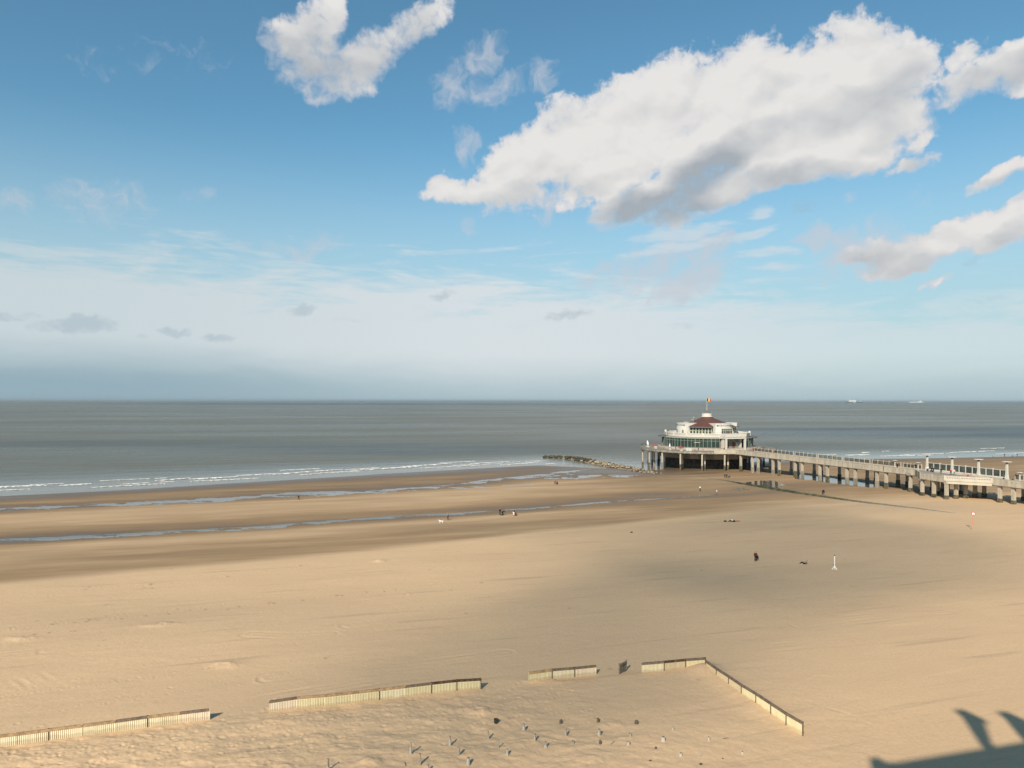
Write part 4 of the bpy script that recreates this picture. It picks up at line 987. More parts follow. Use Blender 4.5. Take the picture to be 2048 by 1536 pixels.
def groyne_point(t):
    L = t * glen[-1]; i = max(k for k in range(len(glen)) if glen[k] <= L + 1e-6); i = min(i, len(GA) - 2)
    f = (L - glen[i]) / (glen[i + 1] - glen[i]); p = GA[i][0].lerp(GA[i + 1][0], f); w = GA[i][1] * (1 - f) + GA[i + 1][1] * f
    d = (GA[i + 1][0] - GA[i][0]).normalized(); return p, w, Vector((d.y, -d.x, 0))
core = MB(); vs = []
for k in range(41):
    p, w, sd_ = groyne_point(k / 40); tall = 1.35 * min(1, .35 + k / 10) * (1 if k < 34 else max(.15, (40 - k) / 6))
    for a, z in ((-1, -1.4), (-.6, .25 * tall - .3), (0, .62 * tall - .3), (.6, .25 * tall - .3), (1, -1.4)):
        q = p + sd_ * w * .5 * a; vs.append((q.x + rr.uniform(-.3, .3), q.y + rr.uniform(-.3, .3), -3.6 + z + rr.uniform(-.1, .1)))
core.add(vs, [(i * 5 + k, i * 5 + k + 1, (i + 1) * 5 + k + 1, (i + 1) * 5 + k) for i in range(40) for k in range(4)])
tag(core.build('rubble', rock_a), 'small broken stone filling the rock groyne', 'rubble', kind='stuff')
for i in range(285):
    t = rr.random() ** 1.05; p, w, sd_ = groyne_point(t); a = max(-1, min(1, rr.gauss(0, .5)))
    kind = 'dark' if t < .30 + .22 * rr.random() or rr.random() < .10 else ('grey' if rr.random() < .35 else 'tan')
    tall = 1.35 * min(1, .35 + t * 4) * (1 if t < .85 else max(.1, (1 - t) / .15)); base = -3.75 + (1 - abs(a) ** 1.3) * tall * .9
    o = bpy.data.objects.new('boulder', rr.choice(rocks[kind])); C.objects.link(o)
    q = p + sd_ * w * .5 * a; o.location = (q.x, q.y, max(base, -3.8 if t < .3 else zat(q.x, q.y) + .02) + .05)
    r_ = rr.uniform(.38, .95) * (1.2 if t < .5 else 1); o.scale = (r_ * rr.uniform(.8, 1.4), r_ * rr.uniform(.8, 1.3), r_ * rr.uniform(.55, .9)); o.rotation_euler = (rr.uniform(-.4, .4), rr.uniform(-.4, .4), rr.uniform(0, 6.3))
    tag(o, rlab[kind], 'boulder', {'tan': 'tan boulders of the rock groyne', 'dark': 'dark boulders at the groyne tip', 'grey': 'pale boulders of the rock groyne'}[kind])

# ------------------------------------------------------------------ low mossy groyne crossing the damp sand
def moss_mat():
    m, nt, bs = new_mat('mossy stone'); tc = nt.new('ShaderNodeNewGeometry').outputs['Position']
    tone = nt.new('ShaderNodeAttribute', attribute_name='moss').outputs['Fac']
    n = nt.noise(tc, .9, 6, .65); f = nt.math('ADD', tone, nt.math('MULTIPLY', nt.math('SUBTRACT', n, .5), .7), clamp=True)
    c = nt.mix(nt.ramp(nt.noise(tc, 2.5, 5, .6), .3, .7), (.16, .14, .11), (.27, .235, .175))
    g = nt.mix(nt.ramp(nt.noise(tc, .5, 4, .6), .35, .65), (.014, .022, .010), (.075, .075, .028))
    nt.put(bs.inputs['Base Color'], nt.mix(f, c, g)); bs.inputs['Roughness'].default_value = .85
    b = nt.new('ShaderNodeBump'); b.inputs['Distance'].default_value = .12; nt.put(b.inputs['Height'], n); nt.put(bs.inputs['Normal'], b.outputs[0]); return m
mg = [(1384, 952.5, .5, .1, .15), (1420, 957, .8, .18, .25), (1450, 961.5, 1.0, .25, .5), (1480, 967, 1.5, .4, .95), (1520, 973.5, 2.2, .55, 1), (1560, 980.5, 2.4, .55, 1), (1600, 987, 2.0, .5, .95), (1640, 992.5, 1.7, .42, .9), (1680, 998.5, 1.7, .4, .8), (1720, 1004, 1.7, .35, .45), (1770, 1010, 1.6, .28, .2), (1820, 1016, 1.2, .2, .1), (1870, 1021.5, .8, .12, .05), (1912, 1026, .3, .05, .0)]
MG = []
for a, b in zip(mg[:-1], mg[1:]):
    for k in range(9): MG.append(tuple(a[i] + (b[i] - a[i]) * k / 9 for i in range(5)))
MG.append(mg[-1]); vs, mo = [], []; prev = None
for i, (x, y, w, h, g) in enumerate(MG):
    p = ground(x, y); q = ground(*MG[min(i + 1, len(MG) - 1)][:2]) if i < len(MG) - 1 else p + (p - prev); d = (q - p).normalized() if i < len(MG) - 1 else (p - prev).normalized(); prev = p
    sd_ = Vector((d.y, -d.x, 0)).normalized()
    for a, z in ((-1, -.25), (-.72, .7), (-.2, 1), (.35, .95), (.8, .6), (1, -.25)):
        v = p + sd_ * w * .62 * a * rr.uniform(.85, 1.15); vs.append((v.x, v.y, p.z + h * z * rr.uniform(.75, 1.2))); mo.append(g)
mb = MB(); mb.add(vs, [(i * 6 + k, i * 6 + k + 1, (i + 1) * 6 + k + 1, (i + 1) * 6 + k) for i in range(len(MG) - 1) for k in range(5)], 0, True)
o = mb.build('stone_groyne', moss_mat()); at_ = o.data.attributes.new('moss', 'FLOAT', 'POINT'); at_.data.foreach_set('value', np.array(mo, dtype=np.float32))
tag(o, 'low moss-green stone groyne half buried in sand in front of the pier', 'groyne')

# ------------------------------------------------------------------ slatted sand fences
def slat_mat(name, a, b):
    m, nt, bs = new_mat(name); tc = nt.new('ShaderNodeTexCoord').outputs['Object']
    n = nt.noise(nt.mapping(tc, scale=(3, 3, .4)), 1.5, 5, .6); sp = nt.new('ShaderNodeSeparateXYZ'); nt.put(sp.inputs[0], tc)
    c = nt.mix(nt.ramp(n, .3, .7), a, b)
    lowz = nt.math('ADD', sp.outputs[2], nt.math('MULTIPLY', nt.math('SUBTRACT', nt.noise(tc, 1.1, 4, .6), .5), .5))
    c = nt.mix(nt.math('MULTIPLY', nt.ramp(lowz, .32, .12), .45), c, (.40, .31, .19))              # sand and damp caught at the foot
    nt.put(bs.inputs['Base Color'], c); bs.inputs['Roughness'].default_value = .8; return m
slatm = [slat_mat('cream slats', (.74, .68, .47), (.82, .77, .57)), slat_mat('pinkish cream slats', (.76, .65, .50), (.82, .73, .58)), slat_mat('yellowish slats', (.70, .63, .40), (.78, .72, .48)), slat_mat('tan weathered slats', (.60, .50, .33), (.68, .58, .40))]
railm = [mat('light brown rail', (.36, .24, .135), .85, .3, 3), mat('grey brown rail', (.16, .12, .09), .85, .3, 3), mat('dark brown rail', (.055, .033, .022), .85, .5, 3, col2=(.16, .10, .06))]
postm = mat('dark fence post', (.085, .06, .042), .9, .3, 3); grey_wood = mat('grey weathered wood', (.17, .155, .13), .9, .3, 3)
backm = mat('shaded fence backing', (.52, .43, .27), .9, .15, 3)  # darker tan paints shadow into the gaps between slats
def fence_panel(par, a, b, za, zb, hgt, sm, rm, gaps=True, slat_w=.085):
    """slatted panel from a to b (world xy, relative to par), tops at za+hgt.. ; face towards the camera side"""
    A, B = Vector((*a, 0)), Vector((*b, 0)); L = (B - A).length; d = (B - A) / L; rz = math.atan2(d.y, d.x); nrm = Vector((d.y, -d.x, 0)); n = max(4, int(L / .14)); mb = MB()
    for i in range(n):
        t = (i + .5) / n; p = A + d * L * t + nrm * .03; z = za + (zb - za) * t; top = z + hgt - .20 + random.uniform(-.015, .01)
        mb.box((p.x, p.y, (z - .25 + top) / 2), (L / n * random.uniform(.66, .76), .03, top - z + .25), rz)
    bk = A + d * L / 2 - nrm * .002; zc = (za + zb) / 2
    M = Matrix.Translation(A) @ Matrix.Rotation(rz, 4, 'Z') @ Matrix.Rotation(-math.atan2(zb - za, L), 4, 'Y')
    mb.box((L / 2, .03, za + .38 - .25), (L, .012, 1.1), mi=1, M=M)
    p = mb.build('panel', [slatm[sm], backm], par)
    r = MB(); r.box((L / 2, -.03, za + hgt - .115), (L * 1.004, .16, .20), M=M); r.box((L / 2, .06, za + .22), (L, .05, .10), M=M); r.build('top_rail', railm[rm], p)
def fence_run(label, pts, sms, rms, hgt=1.02, tops=False, post_dark=(), posts_m=postm):
    P = [Vector(p) for p in pts]; o0 = P[0].copy()
    f = thing('sand_fence', label, 'fence', tuple(o0), 0, 'slatted sand fences on the upper beach'); Q = [p - o0 for p in P]
    for i, (a, b) in enumerate(zip(Q[:-1], Q[1:])): fence_panel(f, a.xy, b.xy, a.z, b.z, hgt, sms[i % len(sms)], rms[i % len(rms)])
    for i, q in enumerate(Q):
        d = (Q[min(i + 1, len(Q) - 1)] - Q[max(i - 1, 0)]).normalized(); nrm = Vector((d.y, -d.x, 0))
        mb = MB(); c = q + nrm * .05; mb.box((c.x, c.y, q.z + hgt / 2 - .28), ((.085, .085, hgt + .62) if i in post_dark else (.06, .06, hgt + .60)), math.atan2(d.y, d.x)); mb.build('post', posts_m if i in post_dark else slatm[3], f)
    return f
g_ = lambda x, y: ground(x, y)
fence_run('cream slatted sand fence at far left, running off the edge of the picture', [g_(-34, 1499), g_(32.5, 1489), g_(99, 1478.5), g_(165.6, 1470.5), g_(232.4, 1460), g_(296.6, 1452), g_(360.6, 1444), g_(421, 1439.5)],
          [0, 0, 0, 0, 0, 0, 1], [0, 0, 0, 0, 1, 0, 1], .98, post_dark=(2, 5))
fence_run('cream slatted sand fence of eight panels, dark rails on its right end', [g_(540, 1425), g_(595.7, 1418), g_(652, 1413), g_(706, 1407.5), g_(760, 1401), g_(812, 1395.7), g_(864, 1389.3), g_(914.6, 1384), g_(962.6, 1379)],
          [1, 2, 2, 2, 0, 2, 2, 2], [1, 0, 0, 0, 0, 1, 2, 2], 1.05, post_dark=(4, 6, 7, 8))
fence_run('short cream sand fence of three panels left of the lone leaning panel', [g_(1058.4, 1366.5), g_(1105, 1359), g_(1150, 1354), g_(1193, 1349.5)], [2, 0, 1], [0, 1, 1], 1.0, post_dark=(1, 2))
P4 = [at_z(1284.4, 1344.5, 0), at_z(1328.8, 1340.8, .05), at_z(1372, 1336.4, .08), at_z(1411.3, 1333.5, .12)]
f4 = fence_run('cream sand fence of three panels half buried beside the corner post', P4, [0, 3, 2], [1, 2, 1], 1.0, post_dark=(1, 2, 3))
TT = 1.12; P5 = [at_z(x, y, TT) - Vector((0, 0, TT)) for x, y in ((1413.5, 1320), (1434.7, 1335), (1459.3, 1350.6), (1485, 1367.7), (1514, 1385), (1544, 1404.6), (1574.8, 1424.7), (1608, 1443.5))]
fence_run('long sand fence running diagonally from the corner post towards the viewer', P5, [3, 3, 3, 2, 2, 2, 2], [1] * 7, TT, post_dark=tuple(range(8)), posts_m=mat('grey brown post', (.12, .09, .065), .9, .3, 3))
# the lone panel, turned edge-on
a, b = at_z(1240, 1348.4, 0), at_z(1253.4, 1341.5, 0); o0 = a.copy(); f = thing('fence_panel', 'single grey slatted panel standing alone, turned sideways between two fences', 'fence', tuple(o0), 0)
fence_panel_mats = (slatm[0], ); slatm.append(grey_wood); fence_panel(f, (0, 0), (b - a).xy, 0, 0, 1.02, 4, 1)
for q in ((0, 0), tuple((b - a).xy)): MB().box((q[0], q[1], .3), (.12, .12, 1.7)).build('post', grey_wood, f)

# ------------------------------------------------------------------ old wooden stumps in the near sand
wood_l = mat('bleached stump', (.34, .31, .26), .95, .35, 4, streak=True); wood_d = mat('dark stump', (.12, .10, .08), .95, .4, 4); wood_t = mat('top of stump', (.15, .135, .11), .95, .4, 5)
whitew = mat('salt-white wood', (.43, .41, .37), .9, .15, 4)
def stump(x, y, top, label, r=.10, tone='l', white_foot=False, lean=0.0, sq=False):
    p = ground(x, y); D = p.y; h = (y - top) * D / F / .985; rnd = random.Random(int(x * 7 + y))
    t = thing('wooden_stump', label, 'stump', tuple(p), rnd.uniform(0, 6), 'old stumps in the near sand')
    m = {'l': wood_l, 'd': wood_d, 'w': whitew}[tone]
    n = 9; mb = MB(); vs = []; lv = [-.4, 0, h * .35, h * .7, h]
    for k, z in enumerate(lv):
        for i in range(n):
            a_ = 2 * math.pi * i / n; q = r * (1.12 - .10 * k) * (1 + .16 * math.sin(2 * a_ + x) + rnd.uniform(-.05, .05)); vs.append((q * math.cos(a_) + lean * max(z, 0), q * math.sin(a_), z + (rnd.uniform(-.03, .03) if k == 4 else 0)))
    fs = [(k * n + i, k * n + (i + 1) % n, (k + 1) * n + (i + 1) % n, (k + 1) * n + i) for k in range(4) for i in range(n)]
    mb.add(vs, fs, 0, False); mb.build('stem', m, t)
    c = MB(); tv = [vs[4 * n + i] for i in range(n)] + [(lean * h, 0, h + .025)]; c.add([(q[0] * 1.001, q[1] * 1.001, q[2] + .002) for q in tv], [(i, (i + 1) % n, n) for i in range(n)]); c.build('top', wood_t, t)
    if white_foot:
        w = MB(); w.tube([(0, 0, -.1), (0, 0, h * white_foot)], [r * 1.2, r * 1.06], 9); w.build('salt_stain', whitew, t)
for a in [
    (657.6, 1540, 1518, 'leftmost tall grey stump, at the bottom edge of the picture', .10, 'l', .3), (823, 1510.6, 1487.6, 'tallest slim stump with a white-stained lower half', .09, 'l', .6), (841.3, 1530, 1508.5, 'thick grey stump just below the tallest white-stained one', .12, 'l'),
    (901.4, 1492.4, 1474, 'tall dark-topped stump with a white lower half, right of the tallest one', .095, 'l', .65), (918.6, 1512, 1496, 'plain grey stump right below the dark-topped white one', .115, 'l'), (858, 1541, 1529, 'white-topped stump cut by the bottom edge of the picture', .11, 'w'),
    (938, 1528.5, 1513.4, 'short stump with a white collar near the bottom edge', .13, 'l', .9), (977.7, 1475, 1459.7, 'slim grey stump just below the black bin', .075, 'l'), (998.5, 1495, 1480, 'thin pointed stump in the middle of the left group', .06, 'l'),
    (1016.3, 1510.6, 1499, 'low pale stump right of the thin pointed one', .12, 'w'), (1049, 1459, 1447, 'pale double stump at the top left of the right group', .13, 'l', .7), (1123, 1445.5, 1438, 'brown stub at the far left of the back row', .13, 'd'),
    (1197.5, 1442.5, 1435.5, 'brown stub in the middle of the back row', .16, 'd'), (1274.4, 1447.5, 1440.3, 'darkest square stub at the right end of the back row', .16, 'd'), (1133.7, 1471, 1458.6, 'tall grey stump, left of two alike in the middle row', .11, 'l'),
    (1199.8, 1469.8, 1457.9, 'tall grey stump, right of two alike in the middle row', .14, 'l'), (1071.6, 1482, 1469.6, 'grey stump with a long shadow at the left of the middle row', .12, 'l'), (1092.7, 1495.6, 1485, 'grey stump below the left end of the middle row', .12, 'l', .4),
    (1146.6, 1488, 1481, 'low broken stub in the left of the front row', .12, 'l'), (1201.7, 1486, 1479.5, 'low dark-sided stub beside the fallen stick', .11, 'd'), (1258, 1488.6, 1481, 'low grey stub right of the fallen stick', .13, 'l'),
    (1261.5, 1471, 1466, 'small sunken stub behind the low grey one', .11, 'l'), (1347.5, 1459, 1453.2, 'small pale stub out to the right of the back row', .10, 'w'), (1327.8, 1482, 1473, 'broad white stub standing apart to the right', .18, 'w'),
    (1419, 1479.3, 1472.3, 'pale stub farthest right but one', .12, 'w'), (1313, 1496, 1491.5, 'tiny dark wedge-shaped stub in the front sand', .09, 'd'), (1363.4, 1510, 1504.5, 'white cube-like stub near the bottom edge', .14, 'w'), (1486.5, 1507, 1502, 'tiny pale stub farthest to the right', .10, 'w')]:
    stump(*a)
def stick(x, y, dx, dy, label, r=.045, m=wood_l):
    p = ground(x, y); q = ground(x + dx, y + dy); d = q - p
    t = tag(MB().tube([(0, 0, .03), tuple(d * .5 + Vector((.03, .02, .07))), tuple(d + Vector((0, 0, .05)))], [r, r * .8, r * .5], 6).build('driftwood', m, None, tuple(p)), label, 'driftwood')
stick(1222, 1488, 9, -5.5, 'grey stick lying on the sand between the front row stubs'); stick(1400, 1513, 7, -4.5, 'short pale stick lying near the bottom edge', .035, whitew); stick(813, 1531, -3, -6, 'thin dark twig sticking out by the bottom edge', .03, wood_d); stick(1448, 1476.5, 11, -.4, 'thin twig on the sand right of the stumps', .025, wood_d)
for x, y, lb, s in ((1302, 1520.5, 'dark pebble alone near the bottom edge', .10), (1403, 1527.5, 'brown lump of wood near the bottom edge', .13), (1263.5, 1065, 'dark scrap of weed alone on the middle sand', .28), (1447, 1516, 'small grey stone at the right of the bottom sand', .07)):
    o = bpy.data.objects.new('pebble', rocks['dark'][1]); C.objects.link(o); p = ground(x, y); o.location = p + Vector((0, 0, s * .3)); o.scale = (s * 1.3, s, s * .7); tag(o, lb, 'stone')
p = ground(992.7, 1446); t = thing('litter_bin', 'small black bin sunk in the sand behind the stumps', 'bin', tuple(p), .5)
MB().tube([(0, 0, -.2), (.06, 0, .30)], [.15, .20], 14, cap=False).build('body', dark, t); MB().lathe([(.2, .29), (.225, .31), (.2, .33)], 14, (.06, 0)).build('rim', dark, t)

# ------------------------------------------------------------------ sign and marker post
p = ground(1943.5, 1059.3); t = thing('round_sign', 'round red and white prohibition sign on a leaning orange pole', 'sign', tuple(p)); k = p.y / F
redm = mat('red paint', (.42, .03, .045), .5, .1, 3); orange = mat('orange paint', (.62, .20, .085), .6, .12, 2)
top = Vector((3.6 * k, 0, 31 * k)); MB().tube([(0, 0, -.4), tuple(top)], .055, 8).build('pole', orange, t)
def disc(mb, r0, r1, y, z, n=32, x=0):
    vs = [(x + r * math.sin(2 * math.pi * i / n), y, z + r * math.cos(2 * math.pi * i / n)) for r in (r0, r1) for i in range(n)]
    mb.add(vs, [(i, (i + 1) % n, n + (i + 1) % n, n + i) for i in range(n)] if r0 else [tuple(range(n, 2 * n))]); return mb
plate = Matrix.Translation(top) @ Matrix.Rotation(R(-24), 4, 'Z')
mb = MB(); mb.tube([(0, .02, 0), (0, .05, 0)], .40, 32); s_ = mb.build('plate', redm, t); s_.matrix_parent_inverse = Matrix.Identity(4); s_.matrix_local = plate
mb = disc(MB(), 0, .285, .012, 0); w_ = mb.build('white_face', mat('sign white', (.78, .76, .74), .5, .03, 2), s_)
mb = MB()                                                # a small red swimmer-like mark, too small to read in the photograph
mb.tube([(-.13, .008, -.05), (-.02, .008, .02), (.12, .008, -.07)], .028, 6).tube([(-.06, .008, .09), (-.02, .008, .115)], .05, 8); mb.build('symbol', redm, s_)
p = ground(1669.8, 1138.3); t = thing('marker_post', 'white post on a splayed tripod foot on the open sand', 'post', tuple(p), .3); k = p.y / F; h = 27 * k
MB().tube([(0, 0, 0), (0, 0, h)], .09, 10).build('pole', mat('white paint', (.78, .75, .70), .6, .05, 2), t); MB().lathe([(.11, h - .02), (.13, h + .03), (.10, h + .10), (0, h + .12)], 10).build('cap', dark, t)
for i in range(4):
    a_ = math.pi / 2 * i; MB().tube([(0, 0, h * .27), (.40 * math.cos(a_), .40 * math.sin(a_), .04)], .06, 6).box((.42 * math.cos(a_), .42 * math.sin(a_), .03), (.20, .16, .06), a_).build('leg', _mc['white paint'], t)

# ------------------------------------------------------------------ ships and sea marks
def ship(px, pw_, D, label, kind):
    x = ta_of(px) * D; L = pw_ / F * D; t = thing('cargo_ship', label, 'ship', (x, D, SEA_Z), R(4) if kind else R(-3), 'ships on the horizon'); h = L / 20
    hull = mat('far ship hull', (.05, .09, .12), .6, .1, .01); sup = mat('far ship white', (.75, .74, .72), .6, .05, .01)
    half = [(-.5, .0), (-.49, .05), (-.2, .06), (.3, .06), (.44, .035), (.5, 0)]; out = [(a * L, b * L) for a, b in half] + [(a * L, -b * L) for a, b in half[::-1][1:-1]]
    mb = MB(); mb.prism(out, -5, h * (.95 if kind else .7)); mb.prism([(a * L * .25 + .36 * L, b * L * .8) for a, b in half] + [(a * L * .25 + .36 * L, -b * L * .8) for a, b in half[::-1][1:-1]], h * .7, h * 1.25 if kind else h * .9); mb.build('hull', hull if kind else mat('far ship pale hull', (.36, .38, .38), .6, .1, .01), t)
    if kind:
        MB().box((-.10 * L, 0, h * 1.7), (.40 * L, .1 * L, h * 1.5)).box((-.02 * L, 0, h * 2.6), (.18 * L, .09 * L, h * .5)).build('superstructure', sup, t)
        MB().box((.37 * L, 0, h * 1.4), (.16 * L, .08 * L, h * .5)).build('forecastle', sup, t); MB().box((-.02 * L, -.063 * L, h * .35), (.18 * L, .004 * L, h * .3)).build('hull_stripe', sup, t)
        MB().box((-.24 * L, 0, h * 2.8), (.05 * L, .04 * L, h * .9)).build('funnel', sup, t)
    else:
        MB().box((0, 0, h * .95), (.86 * L, .1 * L, h * .6)).build('deckhouse', sup, t); MB().box((.22 * L, 0, h * 1.7), (.16 * L, .09 * L, h * 1.0)).box((.27 * L, 0, h * 2.4), (.05 * L, .03 * L, h * .8)).build('bridge', sup, t)
ship(1708, 36, 22000, 'blue-hulled ship with white upper works on the horizon, the left of two', 1); ship(1832.5, 31, 22500, 'pale low ship on the horizon, the right of two', 0)
def buoy(px, D, h, label, m):
    t = thing('sea_buoy', label, 'buoy', (ta_of(px) * D, D, SEA_Z), 0); MB().lathe([(0, -.5), (h * .22, 0), (h * .2, h * .12), (h * .05, h * .2)], 12).build('float', dark, t); MB().lathe([(h * .09, h * .15), (h * .05, h * .7), (h * .09, h * .72), (h * .02, h), (0, h)], 10).build('tower', m, t)
buoy(726, 5200, 15, 'white buoy far out on the horizon left of centre', white2); buoy(1205, 6200, 9, 'dark buoy on the horizon right of centre', dark)
# ------------------------------------------------------------------ people and dogs
skin = mat('skin', (.42, .26, .18), .6, .08, 6)
CL = {'black': (.012, .012, .014), 'navy': (.02, .025, .045), 'white': (.72, .70, .68), 'grey': (.16, .165, .17), 'pink': (.62, .035, .16), 'darkred': (.13, .022, .016), 'red': (.42, .03, .03), 'tan': (.45, .26, .11), 'denim': (.05, .075, .12), 'cream': (.55, .50, .42), 'brown': (.06, .038, .025), 'charcoal': (.035, .035, .038)}
cloth = lambda c: mat(c + ' cloth', CL[c], .9, .2, 8)
hairm = {'dark': mat('dark hair', (.018, .012, .009), .6, .2, 20), 'fair': mat('fair hair', (.25, .15, .07), .6, .2, 20), 'grey': mat('grey hair', (.3, .29, .28), .6, .2, 20)}
def skin_mesh(name, joints, edges, rad, root=0, sub=1):
    me = bpy.data.meshes.new(name); names = list(joints); ix = {n: i for i, n in enumerate(names)}
    me.from_pydata([tuple(joints[n]) for n in names], [(ix[a], ix[b]) for a, b in edges], [])
    o = bpy.data.objects.new(name, me); C.objects.link(o); o.modifiers.new('s', 'SKIN'); o.modifiers.new('u', 'SUBSURF').levels = sub
    for i, n in enumerate(names):
        r = rad[n]; me.skin_vertices[0].data[i].radius = r if isinstance(r, tuple) else (r, r); me.skin_vertices[0].data[i].use_root = (i == root)
    dg = bpy.context.evaluated_depsgraph_get(); m2 = bpy.data.meshes.new_from_object(o.evaluated_get(dg)); m2.name = name
    for p in m2.polygons: p.use_smooth = True
    bpy.data.objects.remove(o); bpy.data.meshes.remove(me); return m2
def pose(kind):
    V = Vector; j = {}
    def legs(pel, l, r):
        for s, (kn, an, to) in (('l', l), ('r', r)):
            x = -.095 if s == 'l' else .095; j['hip' + s] = pel + V((x, 0, -.04)); j['knee' + s] = V(kn); j['ank' + s] = V(an); j['toe' + s] = V(to)
    def trunk(pel, lean, side=0):
        up = V((side, math.sin(lean), math.cos(lean))).normalized(); j['pel'] = pel; j['waist'] = pel + up * .17; j['chest'] = pel + up * .38; j['neck'] = pel + up * .56; j['head'] = pel + up * .66 + V((0, .02, 0)); j['crown'] = pel + up * .77 + V((0, .03, 0)); return up
    def arms(l, r):
        for s, (el, wr) in (('l', l), ('r', r)):
            x = -1 if s == 'l' else 1; j['sho' + s] = j['chest'] + (j['neck'] - j['chest']) * .55 + V((.17 * x, 0, 0)); j['elb' + s] = V(el); j['wri' + s] = V(wr); d = (j['wri' + s] - j['elb' + s]).normalized(); j['hand' + s] = j['wri' + s] + d * .10
    if kind in ('stand', 'walk', 'bag'):
        w = .26 if kind == 'walk' else .04; pel = V((0, 0, .95)); trunk(pel, .05 if kind == 'walk' else 0)
        legs(pel, ((-.1, w * .7, .52), (-.1, w, .09), (-.11, w + .15, .04)), ((.1, -w * .3 + .05, .50), (.1, -w, .10), (.11, -w + .15, .04)))
        sw = .16 if kind == 'walk' else .03
        arms(((-.24, -sw * .6, 1.12), (-.25, sw * .3 - .05, .88)), ((.24, sw * .5, 1.12), (.25, sw + .05, .90)))
    elif kind == 'bend':
        pel = V((0, -.08, .86)); trunk(pel, .95); legs(pel, ((-.1, .06, .50), (-.1, -.05, .09), (-.11, .10, .04)), ((.1, .10, .50), (.1, .08, .09), (.11, .22, .04)))
        arms(((-.2, .52, .88), (-.18, .58, .64)), ((.2, .55, .86), (.18, .62, .62)))
    elif kind == 'sit':
        pel = V((0, 0, .14)); trunk(pel, -.18); legs(pel, ((-.14, .36, .42), (-.15, .62, .10), (-.15, .78, .05)), ((.14, .36, .30), (.16, .70, .09), (.17, .85, .05))); arms(((-.26, -.12, .42), (-.27, -.26, .12)), ((.26, -.12, .42), (.27, -.26, .12)))
    elif kind == 'recline':
        pel = V((0, 0, .13)); trunk(pel, -.72); legs(pel, ((-.12, .38, .40), (-.13, .60, .09), (-.13, .75, .06)), ((.12, .42, .36), (.13, .68, .09), (.14, .83, .06))); arms(((-.26, -.42, .22), (-.25, -.28, .06)), ((.26, -.42, .22), (.25, -.28, .06)))
    elif kind == 'bench':
        pel = V((0, 0, .52)); trunk(pel, .12); legs(pel, ((-.1, .42, .50), (-.1, .44, .09), (-.1, .60, .04)), ((.1, .42, .50), (.1, .46, .09), (.1, .62, .04))); arms(((-.24, .08, .76), (-.14, .30, .62)), ((.24, .08, .76), (.14, .30, .62)))
    return j
RB = dict(pel=(.15, .12), waist=(.135, .10), chest=(.165, .115), neck=.058, head=(.085, .10), crown=(.07, .085), hipl=.095, hipr=.095, kneel=.06, kneer=.06, ankl=.042, ankr=.042, toel=.035, toer=.035, shol=.062, shor=.062, elbl=.045, elbr=.045, wril=.032, wrir=.032, handl=.036, handr=.036)
EB = [('pel', 'waist'), ('waist', 'chest'), ('chest', 'neck'), ('neck', 'head'), ('head', 'crown'), ('pel', 'hipl'), ('pel', 'hipr')] + [(a + s, b + s) for s in 'lr' for a, b in (('hip', 'knee'), ('knee', 'ank'), ('ank', 'toe'), ('sho', 'elb'), ('elb', 'wri'), ('wri', 'hand'))] + [('chest', 'shol'), ('chest', 'shor')]
_pm = {}
def body_meshes(kind):
    if kind in _pm: return _pm[kind]
    j = pose(kind); pick = lambda ns: {n: j[n] for n in ns}; grow = lambda k, ns, a=0: {n: tuple(v * k + a for v in RB[n]) if isinstance(RB[n], tuple) else RB[n] * k + a for n in ns}
    out = {'person': skin_mesh('person', j, EB, RB)}
    ns = ['waist', 'pel', 'chest', 'shol', 'shor', 'elbl', 'elbr', 'wril', 'wrir']; out['jacket'] = skin_mesh('jacket', pick(ns), [('pel', 'waist'), ('waist', 'chest'), ('chest', 'shol'), ('chest', 'shor'), ('shol', 'elbl'), ('shor', 'elbr'), ('elbl', 'wril'), ('elbr', 'wrir')], grow(1.16, ns, .012))
    ns = ['pel', 'hipl', 'hipr', 'kneel', 'kneer', 'ankl', 'ankr']; out['trousers'] = skin_mesh('trousers', pick(ns), [('pel', 'hipl'), ('pel', 'hipr'), ('hipl', 'kneel'), ('hipr', 'kneer'), ('kneel', 'ankl'), ('kneer', 'ankr')], grow(1.14, ns, .014))
    up = (j['crown'] - j['neck']).normalized(); hj = {'a': j['head'] + up * .03 - Vector((0, .025, 0)), 'b': j['crown'] + up * .01 - Vector((0, .012, 0))}; out['hair'] = skin_mesh('hair', hj, [('a', 'b')], {'a': (.098, .098), 'b': (.088, .092)})
    sh = MB()
    for s in 'lr':
        a, b = j['ank' + s], j['toe' + s]; sh.tube([a + (a - b) * .25 + Vector((0, 0, -.02)), a * .5 + b * .5 + Vector((0, 0, .0)), b + (b - a) * .12], [.055, .056, .038], 8)
    o = sh.build('shoes', cloth('black')); out['shoes'] = o.data; bpy.data.objects.remove(o)
    _pm[kind] = out; return out
def person(at, label, kind='stand', face=0, top='black', low='black', hair='dark', h=1.74, group=None):
    """face: heading in degrees, 0 looks away from the camera, 90 to the left"""
    bm = body_meshes(kind); p = at if isinstance(at, Vector) else ground(*at)
    o = bpy.data.objects.new('person', bm['person'].copy()); o.data.materials.append(skin); C.objects.link(o); o.location = p; o.rotation_euler = (0, 0, R(face)); o.scale = (h / 1.74,) * 3
    tag(o, label, 'person', group)
    for n, m in (('jacket', cloth(top)), ('trousers', cloth(low)), ('hair', hairm[hair] if hair in hairm else cloth(hair)), ('shoes', cloth('black'))):
        c = bpy.data.objects.new(n, bm[n].copy()); c.data.materials.clear(); c.data.materials.append(m); C.objects.link(c); c.parent = o
    return o
